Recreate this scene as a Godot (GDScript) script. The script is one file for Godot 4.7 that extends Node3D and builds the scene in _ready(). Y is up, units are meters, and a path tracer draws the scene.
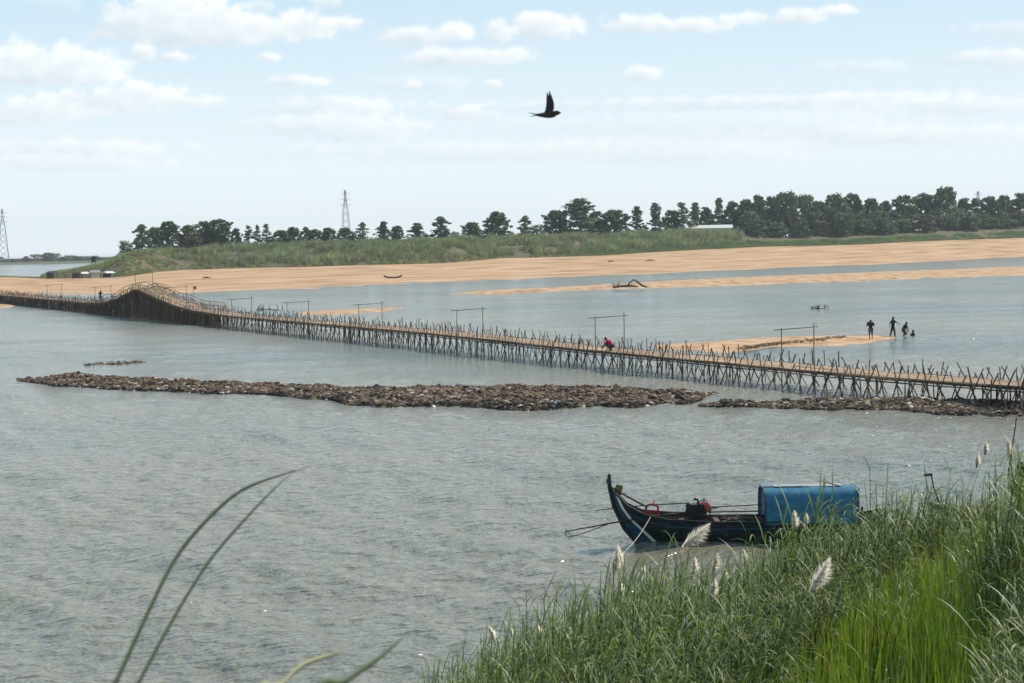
extends Node3D
# River with a long bamboo bridge, sandbanks, a moored longtail boat and a reed bank. Metres, y up, the camera looks along -z.

var rng := RandomNumberGenerator.new()
var taken := {}
var M := {}
const SUN_FROM := Vector3(0.62, 0.80, -0.48)
const ORD := ["first", "second", "third", "fourth", "fifth", "sixth", "seventh", "eighth", "ninth", "tenth", "eleventh", "twelfth", "thirteenth", "fourteenth", "fifteenth", "sixteenth", "seventeenth", "eighteenth", "nineteenth", "twentieth"]

class MB:
	var v := PackedVector3Array()
	var n := PackedVector3Array()
	var c := PackedColorArray()
	var uv := PackedVector2Array()
	var idx := PackedInt32Array()
	var col := Color.WHITE
	func vert(p: Vector3, nn: Vector3, t := Vector2.ZERO) -> int:
		v.append(p); n.append(nn); c.append(col); uv.append(t)
		return v.size() - 1
	func face(a: int, b: int, d: int) -> void:
		# front faces run clockwise
		if (v[b] - v[a]).cross(v[d] - v[a]).dot(n[a] + n[b] + n[d]) > 0.0:
			idx.append(a); idx.append(d); idx.append(b)
		else:
			idx.append(a); idx.append(b); idx.append(d)
	func tri(a: Vector3, b: Vector3, d: Vector3, nn := Vector3.ZERO) -> void:
		if nn == Vector3.ZERO:
			nn = (b - a).cross(d - a).normalized()
		var i := vert(a, nn)
		vert(b, nn); vert(d, nn)
		face(i, i + 1, i + 2)
	func quad(a: Vector3, b: Vector3, d: Vector3, e: Vector3, nn := Vector3.ZERO) -> void:
		if nn == Vector3.ZERO:
			nn = (b - a).cross(d - a).normalized()
		var i := vert(a, nn, Vector2(0, 0))
		vert(b, nn, Vector2(1, 0)); vert(d, nn, Vector2(1, 1)); vert(e, nn, Vector2(0, 1))
		face(i, i + 1, i + 2); face(i, i + 2, i + 3)
	func box(t: Transform3D, s: Vector3) -> void:
		var h := s * 0.5
		for ax in 3:
			for sg in [-1.0, 1.0]:
				var d := Vector3.ZERO
				d[ax] = sg
				var e := Vector3.ZERO
				e[(ax + 1) % 3] = 1.0
				var f := Vector3.ZERO
				f[(ax + 2) % 3] = 1.0
				quad(t * (h * (d - e - f)), t * (h * (d + e - f)), t * (h * (d + e + f)), t * (h * (d - e + f)), (t.basis * d).normalized())
	func bx(p: Vector3, s: Vector3, turn := 0.0) -> void:
		box(Transform3D(Basis(Vector3.UP, turn), p), s)
	func tube(pts: Array, rad: Array, sides := 6, flat := 1.0) -> void:
		var last := -1
		var m := pts.size()
		var side := Vector3.ZERO
		for k in m:
			var a: Vector3 = pts[maxi(k - 1, 0)]
			var b: Vector3 = pts[mini(k + 1, m - 1)]
			var dir := (b - a).normalized()
			if side == Vector3.ZERO:
				side = dir.cross(Vector3.UP if absf(dir.y) < 0.95 else Vector3.RIGHT).normalized()
			side = (side - dir * side.dot(dir)).normalized()
			var other := dir.cross(side)
			var first := v.size()
			for j in sides + 1:
				var w := TAU * j / sides
				var o := side * cos(w) + other * sin(w) * flat
				var p: Vector3 = pts[k]
				var r: float = rad[k] if rad.size() > 1 else rad[0]
				vert(p + o * r, o.normalized(), Vector2(float(j) / sides, float(k)))
			if last >= 0:
				for j in sides:
					face(last + j, first + j, first + j + 1)
					face(last + j, first + j + 1, last + j + 1)
			last = first
			if k == 0 or k == m - 1:
				var nn := dir * (-1.0 if k == 0 else 1.0)
				var mid := vert(pts[k], nn)
				var s0 := v.size()
				for j in sides + 1:
					vert(v[first + j], nn)
				for j in sides:
					face(mid, s0 + j, s0 + j + 1)
	func ball(p: Vector3, r: Vector3, rows := 6, cols := 10) -> void:
		var first := v.size()
		for i in rows + 1:
			var a := PI * i / rows
			for j in cols + 1:
				var b := TAU * j / cols
				var o := Vector3(sin(a) * cos(b), cos(a), sin(a) * sin(b))
				vert(p + o * r, (o / r).normalized())
		for i in rows:
			for j in cols:
				var q := first + i * (cols + 1) + j
				face(q, q + 1, q + cols + 2); face(q, q + cols + 2, q + cols + 1)
	func grid(pts: PackedVector3Array, nx: int, uvs := PackedVector2Array(), cols := PackedColorArray()) -> void:
		var first := v.size()
		var ny := pts.size() / nx
		for j in ny:
			for i in nx:
				var dx := pts[j * nx + mini(i + 1, nx - 1)] - pts[j * nx + maxi(i - 1, 0)]
				var dz := pts[mini(j + 1, ny - 1) * nx + i] - pts[maxi(j - 1, 0) * nx + i]
				var nn := dx.cross(dz).normalized()
				if nn.y < 0.0:
					nn = -nn
				if cols.size() > 0:
					col = cols[j * nx + i]
				vert(pts[j * nx + i], nn, uvs[j * nx + i] if uvs.size() > 0 else Vector2(pts[j * nx + i].x, pts[j * nx + i].z))
		for j in ny - 1:
			for i in nx - 1:
				var q := first + j * nx + i
				face(q, q + 1, q + nx + 1); face(q, q + nx + 1, q + nx)
	func mesh() -> ArrayMesh:
		var arr := []
		arr.resize(Mesh.ARRAY_MAX)
		arr[Mesh.ARRAY_VERTEX] = v
		arr[Mesh.ARRAY_NORMAL] = n
		arr[Mesh.ARRAY_COLOR] = c
		arr[Mesh.ARRAY_TEX_UV] = uv
		arr[Mesh.ARRAY_INDEX] = idx
		var am := ArrayMesh.new()
		am.add_surface_from_arrays(Mesh.PRIMITIVE_TRIANGLES, arr)
		return am

# ---------- helpers for things ----------
func numbered(called: String) -> String:
	if not taken.has(called):
		taken[called] = 0
		return called
	taken[called] += 1
	return "%s_%03d" % [called, taken[called]]

func tag(o: Node3D, label: String, category: String, group := "", kind := "") -> Node3D:
	if label: o.set_meta("label", label)
	if category: o.set_meta("category", category)
	if group: o.set_meta("group", group)
	if kind: o.set_meta("kind", kind)
	return o

func thing(called: String, label: String, category: String, where := Vector3.ZERO, turn := 0.0, group := "") -> Node3D:
	var o := Node3D.new()
	o.name = numbered(called)
	add_child(o)
	o.position = where
	o.rotation.y = turn
	tag(o, label, category, group)
	return o

func part(called: String, mesh: Mesh, m: Material, parent: Node3D) -> MeshInstance3D:
	var o := MeshInstance3D.new()
	o.name = called
	o.mesh = mesh
	o.material_override = m
	parent.add_child(o, true)
	return o

func top(called: String, mesh: Mesh, m: Material) -> MeshInstance3D:
	var o := MeshInstance3D.new()
	o.name = numbered(called)
	o.mesh = mesh
	o.material_override = m
	add_child(o)
	return o

func setting(called: String, mesh: Mesh, m: Material) -> MeshInstance3D:
	var o := top(called, mesh, m)
	o.set_meta("kind", "structure")
	return o

func scatter(called: String, mesh: Mesh, m: Material, places: Array, colors: Array, parent: Node3D = self) -> MultiMeshInstance3D:
	var mm := MultiMesh.new()
	mm.transform_format = MultiMesh.TRANSFORM_3D
	mm.use_colors = true
	mm.mesh = mesh
	mm.instance_count = places.size()
	for i in places.size():
		mm.set_instance_transform(i, places[i])
		mm.set_instance_color(i, colors[i])
	var o := MultiMeshInstance3D.new()
	o.multimesh = mm
	o.material_override = m
	o.set_meta("kind", "stuff")
	if parent == self:
		o.name = numbered(called)
		add_child(o)
	else:
		o.name = called
		parent.add_child(o, true)
	return o

# ---------- materials ----------
func lin(r: float, g: float, b: float) -> Color:
	return Color(r, g, b).linear_to_srgb()

func plain(c: Color, rough := 0.8, spec := 0.4) -> StandardMaterial3D:
	var m := StandardMaterial3D.new()
	m.albedo_color = c
	m.roughness = rough
	m.metallic_specular = spec
	m.cull_mode = BaseMaterial3D.CULL_DISABLED
	return m

func tinted(c: Color, rough := 0.8, back := Color.BLACK) -> StandardMaterial3D:
	var m := plain(c, rough, 0.3)
	m.vertex_color_use_as_albedo = true
	if back != Color.BLACK:
		m.backlight_enabled = true
		m.backlight = back
	return m

func noise(freq: float, octaves: int, sd: int, kind := FastNoiseLite.TYPE_SIMPLEX_SMOOTH) -> FastNoiseLite:
	var f := FastNoiseLite.new()
	f.noise_type = kind
	f.seed = sd
	f.frequency = freq
	f.fractal_octaves = octaves
	f.fractal_type = FastNoiseLite.FRACTAL_FBM if octaves > 1 else FastNoiseLite.FRACTAL_NONE
	return f

func ramp_tex(f: FastNoiseLite, w: int, h: int, stops: Array) -> ImageTexture:
	# stops: [position, linear colour]
	var im := f.get_seamless_image(w, h)
	im.convert(Image.FORMAT_L8)
	var src := im.get_data()
	var lut := PackedByteArray()
	for i in 256:
		var t := i / 255.0
		var c: Color = stops[0][1]
		for k in stops.size() - 1:
			if t >= stops[k][0]:
				c = (stops[k][1] as Color).lerp(stops[k + 1][1], clampf((t - stops[k][0]) / (stops[k + 1][0] - stops[k][0]), 0, 1))
		c = c.linear_to_srgb()
		lut.append(c.r8); lut.append(c.g8); lut.append(c.b8)
	var out := PackedByteArray()
	out.resize(w * h * 3)
	for i in w * h:
		var q := src[i] * 3
		out[i * 3] = lut[q]; out[i * 3 + 1] = lut[q + 1]; out[i * 3 + 2] = lut[q + 2]
	return ImageTexture.create_from_image(Image.create_from_data(w, h, false, Image.FORMAT_RGB8, out))

func textured(t: Texture2D, scale: Vector3, rough := 0.9, triplanar := true) -> StandardMaterial3D:
	var m := plain(Color.WHITE, rough, 0.3)
	m.albedo_texture = t
	m.uv1_scale = scale
	if triplanar:
		m.uv1_triplanar = true
		m.uv1_world_triplanar = true
	return m

func make_materials() -> void:
	var sand_tex := ramp_tex(noise(0.012, 5, 11), 512, 512, [[0.0, Color(0.23, 0.138, 0.078)], [0.35, Color(0.40, 0.248, 0.138)], [0.6, Color(0.46, 0.29, 0.165)], [1.0, Color(0.56, 0.385, 0.235)]])
	M.sand = textured(sand_tex, Vector3(3.0, 1.0, 1.0), 0.95, false)
	var grain := ImageTexture.create_from_image(noise(0.08, 3, 5).get_seamless_image(512, 512))
	M.sand.heightmap_enabled = false
	var earth := ramp_tex(noise(0.02, 5, 21), 512, 512, [[0.0, Color(0.05, 0.055, 0.025)], [0.4, Color(0.095, 0.095, 0.045)], [0.7, Color(0.15, 0.115, 0.07)], [1.0, Color(0.27, 0.185, 0.125)]])
	M.bank = textured(earth, Vector3(0.03, 0.03, 0.03))
	var soil := ramp_tex(noise(0.03, 5, 22), 512, 512, [[0.0, Color(0.03, 0.035, 0.015)], [0.5, Color(0.07, 0.065, 0.03)], [1.0, Color(0.22, 0.17, 0.10)]])
	M.soil = textured(soil, Vector3(0.3, 0.3, 0.3))
	var mud := ramp_tex(noise(0.03, 5, 23), 512, 512, [[0.0, Color(0.045, 0.033, 0.023)], [0.5, Color(0.11, 0.078, 0.05)], [1.0, Color(0.22, 0.16, 0.11)]])
	M.rubble = textured(mud, Vector3(0.4, 0.4, 0.4))
	M.stone = tinted(Color.WHITE, 0.85)
	M.grain = grain
	# water: silty, with fine wind ripples as a bump
	var rip := noise(0.016, 4, 31)
	rip.fractal_gain = 0.55
	var wim := rip.get_seamless_image(1024, 1024)
	wim.convert(Image.FORMAT_RGBA8)
	wim.bump_map_to_normal_map(9.0)
	var w := StandardMaterial3D.new()
	w.albedo_color = Color.WHITE
	w.vertex_color_use_as_albedo = true
	w.roughness = 0.15
	w.metallic_specular = 0.42
	w.normal_enabled = true
	w.normal_texture = ImageTexture.create_from_image(wim)
	w.normal_scale = 1.25
	M.water = w
	# bamboo and wood
	var bam := ramp_tex(noise(0.05, 4, 41), 256, 256, [[0.0, Color(0.07, 0.046, 0.028)], [0.5, Color(0.16, 0.108, 0.066)], [1.0, Color(0.30, 0.22, 0.14)]])
	M.bamboo = textured(bam, Vector3(0.9, 0.9, 0.9))
	var bam2 := ramp_tex(noise(0.05, 4, 42), 256, 256, [[0.0, Color(0.14, 0.10, 0.06)], [0.5, Color(0.28, 0.205, 0.13)], [1.0, Color(0.44, 0.34, 0.22)]])
	M.bamboo_pale = textured(bam2, Vector3(0.9, 0.9, 0.9))
	var bam3 := ramp_tex(noise(0.05, 4, 43), 256, 256, [[0.0, Color(0.04, 0.032, 0.025)], [0.6, Color(0.085, 0.066, 0.048)], [1.0, Color(0.16, 0.12, 0.085)]])
	M.bamboo_dark = textured(bam3, Vector3(0.9, 0.9, 0.9))
	M.deck = tinted(Color.WHITE, 0.85)
	var wood := ramp_tex(noise(0.04, 4, 44), 256, 256, [[0.0, Color(0.05, 0.035, 0.025)], [0.5, Color(0.12, 0.085, 0.06)], [1.0, Color(0.22, 0.165, 0.12)]])
	M.wood = textured(wood, Vector3(0.8, 4.0, 4.0))
	M.drift = textured(wood, Vector3(0.5, 0.5, 0.5))
	M.bark = textured(ramp_tex(noise(0.06, 3, 45), 256, 256, [[0.0, Color(0.045, 0.035, 0.027)], [1.0, Color(0.14, 0.11, 0.085)]]), Vector3(0.5, 0.15, 0.5))
	# boat paint, scuffed
	var hullt := ramp_tex(noise(0.02, 5, 46), 256, 256, [[0.0, Color(0.008, 0.011, 0.011)], [0.55, Color(0.014, 0.022, 0.024)], [0.8, Color(0.03, 0.045, 0.05)], [1.0, Color(0.10, 0.085, 0.07)]])
	M.hull = textured(hullt, Vector3(0.6, 2.2, 2.0), 0.45)
	var tealt := ramp_tex(noise(0.02, 5, 47), 256, 256, [[0.0, Color(0.010, 0.035, 0.060)], [0.6, Color(0.016, 0.060, 0.095)], [1.0, Color(0.05, 0.10, 0.13)]])
	M.teal = textured(tealt, Vector3(0.8, 0.8, 0.8), 0.45)
	var bluet := ramp_tex(noise(0.012, 5, 48), 512, 512, [[0.0, Color(0.022, 0.10, 0.160)], [0.4, Color(0.030, 0.140, 0.215)], [0.75, Color(0.040, 0.168, 0.25)], [1.0, Color(0.10, 0.23, 0.29)]])
	M.blue = textured(bluet, Vector3(0.45, 0.7, 0.45), 0.42)
	M.white_paint = textured(ramp_tex(noise(0.05, 4, 49), 256, 256, [[0.0, Color(0.45, 0.44, 0.40)], [0.5, Color(0.68, 0.67, 0.63)], [1.0, Color(0.78, 0.77, 0.73)]]), Vector3(0.7, 0.7, 0.7), 0.55)
	M.olive = textured(ramp_tex(noise(0.05, 4, 50), 256, 256, [[0.0, Color(0.09, 0.085, 0.03)], [1.0, Color(0.22, 0.20, 0.07)]]), Vector3(0.9, 0.9, 0.9), 0.6)
	M.red = plain(lin(0.50, 0.025, 0.03), 0.4)
	M.red_faded = plain(lin(0.42, 0.06, 0.055), 0.5)
	M.black = plain(lin(0.012, 0.012, 0.013), 0.5)
	M.iron = plain(lin(0.035, 0.032, 0.03), 0.55)
	M.metal = plain(lin(0.30, 0.29, 0.28), 0.4)
	M.rope = plain(lin(0.42, 0.38, 0.30), 0.9)
	M.steel = plain(lin(0.26, 0.27, 0.29), 0.6)
	# plants
	M.leaf = tinted(Color.WHITE, 0.6, lin(0.35, 0.40, 0.12))
	M.reed = tinted(Color.WHITE, 0.48, lin(0.66, 0.72, 0.24))
	M.reed.metallic_specular = 0.38
	M.farreed = tinted(Color.WHITE, 0.5, lin(0.40, 0.45, 0.25))
	M.plume = tinted(Color.WHITE, 0.8, lin(1.0, 0.97, 0.90))
	# people
	M.skin = plain(lin(0.16, 0.085, 0.055), 0.6)
	M.hair = plain(lin(0.010, 0.009, 0.009), 0.6)
	M.dark_cloth = plain(lin(0.014, 0.015, 0.020), 0.9)
	M.navy_cloth = plain(lin(0.02, 0.025, 0.05), 0.9)
	M.red_cloth = plain(lin(0.52, 0.035, 0.06), 0.9)
	M.brown_cloth = plain(lin(0.11, 0.06, 0.045), 0.9)
	M.bird = tinted(Color.WHITE, 0.6)

# ---------- sky ----------
func sky_color(el: float) -> Color:
	# linear colour of the clear air by elevation in degrees
	var stops := [[-90.0, Color(0.60, 0.66, 0.69)], [0.0, Color(0.79, 0.845, 0.87)], [3.0, Color(0.745, 0.83, 0.87)], [6.0, Color(0.63, 0.765, 0.845)], [9.5, Color(0.49, 0.67, 0.80)], [20.0, Color(0.37, 0.56, 0.73)], [45.0, Color(0.24, 0.42, 0.64)], [90.0, Color(0.12, 0.27, 0.52)]]
	for k in stops.size() - 1:
		if el <= stops[k + 1][0]:
			return (stops[k][1] as Color).lerp(stops[k + 1][1], clampf((el - stops[k][0]) / (stops[k + 1][0] - stops[k][0]), 0, 1))
	return stops[-1][1]

func cloud(sky: Image, blobs: Array, opac: float, dim: float, nz: FastNoiseLite, wisp: FastNoiseLite) -> void:
	# blobs: [azimuth, elevation, half width, half height], all in degrees
	var k := 4096.0 / 360.0
	var lo := Vector2(1e9, 1e9)
	var hi := Vector2(-1e9, -1e9)
	for b in blobs:
		lo = lo.min(Vector2(b[0] - b[2] * 1.5, b[1] - b[3] * 1.5))
		hi = hi.max(Vector2(b[0] + b[2] * 1.5, b[1] + b[3] * 1.7))
	lo.y = maxf(lo.y, 0.05)
	var w := int((hi.x - lo.x) * k) + 2
	var h := int((hi.y - lo.y) * k) + 2
	var im := Image.create_empty(w, h, false, Image.FORMAT_RGBA8)
	for j in h:
		var el := hi.y - j / k
		for i in w:
			var az := lo.x + i / k
			var d := -1.0
			var right := 0.0
			var wsum := 1e-6
			for b in blobs:
				var dx: float = (az - b[0]) / b[2]
				var dy: float = (el - b[1]) / b[3]
				if dy < 0.0:
					dy *= 1.5
				var r := 1.0 - sqrt(dx * dx + dy * dy)
				d = maxf(d, r)
				var ww := maxf(0.0, r + 0.5)
				right += ww * (dx * 0.55 + dy * 0.8)
				wsum += ww
			if d < -0.6:
				continue
			var nn := nz.get_noise_2d(az * 10.0, el * 16.0)
			var fine := wisp.get_noise_2d(az * 10.0, el * 16.0)
			var dens := d + 0.10 + nn * 0.55 + fine * 0.26
			var a := smoothstep(-0.03, 0.40, dens) * opac
			if a <= 0.004:
				continue
			var lit := clampf(0.60 + right / wsum * 0.75 + nn * 0.35 + fine * 0.15 - (d - 0.2) * 0.30, 0.0, 1.0)
			var c := Color(0.63, 0.70, 0.755).lerp(Color(0.94, 0.945, 0.945), lit)
			c = c.lerp(sky_color(el), clampf(0.42 - el * 0.045, 0.0, 0.5) + dim)
			c = c.linear_to_srgb()
			im.set_pixel(i, j, Color(c.r, c.g, c.b, a))
	var x0 := posmod(int(lo.x * k), 4096)
	var y0 := int(1024 - hi.y * k)
	sky.blend_rect(im, Rect2i(0, 0, w, h), Vector2i(x0, y0))
	if x0 + w > 4096:
		sky.blend_rect(im, Rect2i(0, 0, w, h), Vector2i(x0 - 4096, y0))

func make_sky() -> Sky:
	var colm := Image.create_empty(4, 2048, false, Image.FORMAT_RGBA8)
	for j in 2048:
		var c := sky_color(90.0 - (j + 0.5) * 180.0 / 2048.0).linear_to_srgb()
		for i in 4:
			colm.set_pixel(i, j, c)
	colm.resize(4096, 2048, Image.INTERPOLATE_NEAREST)
	var nz := noise(0.11, 5, 71)
	var wisp := noise(0.5, 4, 72)
	var P := func(x: float, y: float, rx: float, ry: float) -> Array:
		return [(x - 512.0) * 0.0337, (245.5 - (x - 512.0) * 0.0205 - y) * 0.0337, rx * 0.0337, ry * 0.0337]
	# thin layers first, then heaps
	for q in [[700, 104, 290, 6, 0.5], [330, 108, 80, 12, 0.55], [330, 128, 100, 14, 0.5], [80, 152, 110, 10, 0.5], [60, 165, 130, 8, 0.35], [850, 138, 230, 9, 0.45], [430, 152, 210, 9, 0.35], [640, 150, 180, 14, 0.35], [930, 112, 130, 8, 0.4], [700, 125, 260, 14, 0.3], [860, 72, 50, 6, 0.35], [985, 66, 60, 9, 0.6], [995, 40, 50, 7, 0.35], [330, 8, 22, 4, 0.5], [265, 12, 26, 5, 0.35], [580, 30, 14, 8, 0.35], [70, 15, 30, 8, 0.2], [420, 85, 60, 8, 0.25]]:
		cloud(colm, [P.call(q[0], q[1], q[2], q[3]), P.call(q[0] + q[2] * 0.3, q[1] + q[3] * 0.5, q[2] * 0.6, q[3])], minf(q[4] * 1.5, 0.8), 0.08, nz, wisp)
	for group in [
		[[150, 36, 42, 17], [180, 24, 40, 30], [214, 32, 46, 22], [258, 36, 52, 15], [308, 34, 36, 13], [345, 31, 26, 7], [205, 46, 70, 8]],
		[[40, 76, 48, 18], [92, 74, 46, 16], [5, 74, 34, 17], [62, 86, 74, 8]],
		[[150, 102, 46, 12], [100, 112, 70, 12], [30, 124, 66, 10], [190, 108, 40, 6]],
		[[425, 42, 42, 8], [458, 37, 18, 9]],
		[[548, 33, 34, 14], [500, 38, 15, 11]],
		[[455, 63, 48, 9], [502, 60, 42, 7]],
		[[640, 29, 30, 9], [695, 31, 44, 7], [750, 25, 26, 6]],
		[[800, 25, 28, 8], [835, 20, 18, 5]],
		[[647, 76, 17, 7]], [[470, 114, 26, 7]], [[497, 87, 12, 4]], [[418, 87, 10, 4]], [[300, 86, 30, 5]],
		[[275, 62, 12, 4]], [[155, 62, 14, 7]], [[185, 64, 14, 4]]]:
		var blobs := []
		for q in group:
			blobs.append(P.call(q[0], q[1], q[2] * 1.08, q[3] * 1.32))
		cloud(colm, blobs, 0.92, 0.0, nz, wisp)
	# the same fair-weather sky goes on all round
	var r := RandomNumberGenerator.new()
	r.seed = 5
	for k in 170:
		var az := r.randf_range(21.0, 339.0)
		if az > 180.0:
			az -= 360.0
		var el := 1.2 + 22.0 * pow(r.randf(), 1.8)
		var s := (0.5 + 0.06 * el) * r.randf_range(0.6, 1.6)
		if r.randf() < 0.45:
			cloud(colm, [[az, el, s * 4.0, s * 0.22], [az + s * 1.5, el + s * 0.1, s * 2.2, s * 0.25]], 0.45, 0.12, nz, wisp)
		else:
			cloud(colm, [[az, el, s * 1.4, s * 0.42], [az - s, el + s * 0.15, s, s * 0.6], [az + s * 1.1, el, s * 1.1, s * 0.32]], 0.85, 0.0, nz, wisp)
	var pm := PanoramaSkyMaterial.new()
	pm.panorama = ImageTexture.create_from_image(colm)
	var s := Sky.new()
	s.sky_material = pm
	return s

# ---------- ground ----------
func lerp_table(t: float, a: Array, col: int) -> float:
	var f := clampf(t, 0.0, 1.0) * (a.size() - 1)
	var i := mini(int(f), a.size() - 2)
	var u := f - i
	# Catmull-Rom between the table's rows
	return cubic_interpolate(a[i][col], a[i + 1][col], a[maxi(i - 1, 0)][col], a[mini(i + 2, a.size() - 1)][col], u)

func make_water() -> void:
	var rows := [6.0]
	var d := 6.0
	while d < 420.0:
		var step := 0.5 if d < 24.0 else maxf(0.17, d * d * 0.00016)
		if d > 130.0:
			step = maxf(1.3, d * 0.011)
		d += step
		rows.append(d)
	while d < 2600.0:
		d *= 1.12
		rows.append(d)
	var cols := []
	for i in 13: cols.append(-1.5 + i * 0.08)
	var a := -0.46
	while a < 0.46:
		cols.append(a); a += 0.0032
	for i in 13: cols.append(0.50 + i * 0.08)
	var nx := cols.size()
	var pts := PackedVector3Array()
	var uvs := PackedVector2Array()
	var cs := PackedColorArray()
	var swell := noise(0.16, 3, 81)
	var chop := noise(0.62, 3, 82)
	var gust := noise(0.03, 3, 83)
	var silt_and_gust_shade := noise(0.02, 4, 84)
	var band := noise(0.11, 3, 85)
	for D: float in rows:
		var fade := clampf(1.6 - D / 110.0, 0.0, 1.0)
		for t: float in cols:
			var x := D * tan(t) if absf(t) < 1.2 else D * tan(1.2) * absf(t) / 1.2 * signf(t)
			var u := x * 0.80 + D * 0.60
			var w := -x * 0.60 + D * 0.80
			var y := 0.0
			if fade > 0.0 and D > 20.0:
				var g := 0.55 + 0.75 * gust.get_noise_2d(u * 1.0, w * 2.2)
				y = fade * (0.21 * swell.get_noise_2d((x * 0.52 - D * 0.85) * 0.6, (x * 0.85 + D * 0.52) * 1.9) + 0.085 * maxf(g, 0.15) * chop.get_noise_2d(u * 0.8, w * 2.3))
			if D > 70.0 and D < 700.0:
				y += 0.16 * clampf((D - 70.0) / 60.0, 0.0, 1.0) * clampf((700.0 - D) / 200.0, 0.0, 1.0) * band.get_noise_2d(x * 0.35 + D * 0.12, D)
			pts.append(Vector3(x, y, -D))
			# uneven tile so that ripples run across the wind
			uvs.append(Vector2(u / 19.0, w / 10.5))
			var s := clampf(silt_and_gust_shade.get_noise_2d(x * 0.30 + D * 0.1, D * 0.9) * 0.9 + 0.5, 0.0, 1.0)
			cs.append(Color(0.125, 0.142, 0.115).lerp(Color(0.235, 0.205, 0.140), s))  # silt brown, with gust and cloud-shadow bands painted into the water colour
	var mb := MB.new()
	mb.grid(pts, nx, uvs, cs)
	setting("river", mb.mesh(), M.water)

func make_bar(called: String, table: Array, height: float, n: int, rows: int, wob: float, m: Material, vs := 20.0) -> Array:
	# a low bar between its near shore (x, z) and its far shore (x, z)
	var nz := noise(0.05, 4, 91)
	var pts := PackedVector3Array()
	var uvs := PackedVector2Array()
	for j in rows:
		var t := lerpf(-0.16, 1.16, float(j) / (rows - 1))
		for i in n:
			var s := float(i) / (n - 1)
			var near := Vector2(lerp_table(s, table, 0), lerp_table(s, table, 1))
			var far := Vector2(lerp_table(s, table, 2), lerp_table(s, table, 3))
			var p := near.lerp(far, t)
			var bump := 1.0 - pow(absf(t * 2.0 - 1.0), 2.2)
			var y := height * (bump * 0.9 + 0.12 * nz.get_noise_2d(p.x * 1.3, p.y * 1.3) * wob) - 0.02
			y -= (height + 0.15) * maxf(1.0 - minf(s, 1.0 - s) * 14.0, 0.0)
			if t < -0.05 or t > 1.05:
				y = minf(y, -0.12)
			var wv := nz.get_noise_2d(p.x * 4.0, p.y * 4.0) * wob * (far - near).length() * 0.10
			var q := p + (far - near).normalized() * wv
			pts.append(Vector3(q.x, y, q.y))
			uvs.append(Vector2(q.x / 60.0, q.y / vs))
	var mb := MB.new()
	mb.grid(pts, n, uvs)
	setting(called, mb.mesh(), m)
	return pts

const BEACH := [[-180.3,-378.09,-266.73,2.87,-560],[-173.92,-376.3,-258.5,2.78,-560],[-167.6,-374.54,-250.28,2.69,-560],[-161.34,-372.79,-242.05,2.61,-560],[-155.13,-371.05,-233.83,2.52,-560],[-148.98,-369.33,-225.6,2.43,-560],[-142.89,-367.63,-217.38,2.35,-560],[-137.15,-366.73,-209.16,2.21,-560],[-131.44,-365.83,-200.93,2.07,-560],[-125.75,-364.93,-192.71,1.92,-560],[-120.09,-364.04,-184.49,1.78,-560],[-114.46,-363.16,-176.26,1.64,-560],[-108.85,-362.27,-168.04,1.5,-560],[-102.74,-359.5,-157.59,1.19,-552.19],[-96.71,-356.77,-147.38,0.89,-544.38],[-90.93,-354.66,-137.38,0.93,-536.56],[-85.3,-352.95,-127.61,1.04,-528.75],[-79.73,-351.26,-118.06,1.31,-520.94],[-74.21,-349.59,-115.27,2.08,-544.06],[-68.74,-347.93,-110.05,2.49,-558.21],[-64.01,-350.06,-102.82,2.56,-563.57],[-59.31,-352.74,-95.43,2.63,-568.93],[-54.54,-355.46,-87.23,2.65,-570],[-50.19,-361.79,-78.86,2.66,-570],[-45.76,-369.06,-70.48,2.67,-570],[-41.16,-376.63,-62.11,2.73,-570],[-36.36,-384.52,-53.73,2.8,-570],[-31.36,-392.74,-45.35,2.87,-570],[-25.93,-398.09,-37.08,2.88,-571.67],[-20.35,-403.45,-28.79,2.87,-573.75],[-14.61,-408.96,-20.6,3.01,-580.83],[-8.71,-414.62,-12.36,3.41,-595.42],[-2.65,-420.44,-3.69,3.84,-610],[3.58,-426.39,5.34,3.82,-617.5],[9.99,-432.41,14.59,3.81,-625],[16.58,-438.6,24.05,3.87,-632.5],[23.37,-444.97,33.75,3.97,-640],[30.35,-451.53,43.66,4.29,-647.5],[37.6,-458.97,53.79,4.63,-655],[45.2,-467.73,64.15,4.97,-662.5],[53.09,-476.84,74.72,5.32,-670],[61.3,-486.3,85.54,5.55,-677.69],[69.83,-496.15,96.58,5.79,-685.38],[78.67,-506.06,107.73,5.92,-692.35],[87.62,-514.94,118.91,5.89,-698.24],[96.89,-524.14,130.25,5.85,-704.12],[106.5,-533.67,141.77,5.81,-710],[116.46,-543.56,153.54,6.13,-716.25],[127.41,-556.46,165.49,6.47,-722.5],[139.91,-574.18,177.63,6.81,-728.75],[153.23,-593.07,190.31,6.97,-736.38],[167.45,-613.24,203.3,7.09,-744.36],[182.68,-634.83,216.53,7.21,-752.34],[198.95,-657.76,229.97,7.34,-760.23],[214.48,-676.27,242.94,7.38,-765.91],[230.92,-695.85,256.07,7.42,-771.59],[248.34,-716.6,269.37,7.47,-777.27],[266.83,-738.63,282.84,7.51,-782.95],[286.48,-762.05,296.47,7.56,-788.64],[307.43,-787,310.28,7.6,-794.32],[329.79,-813.65,324.24,7.65,-800]]
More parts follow.
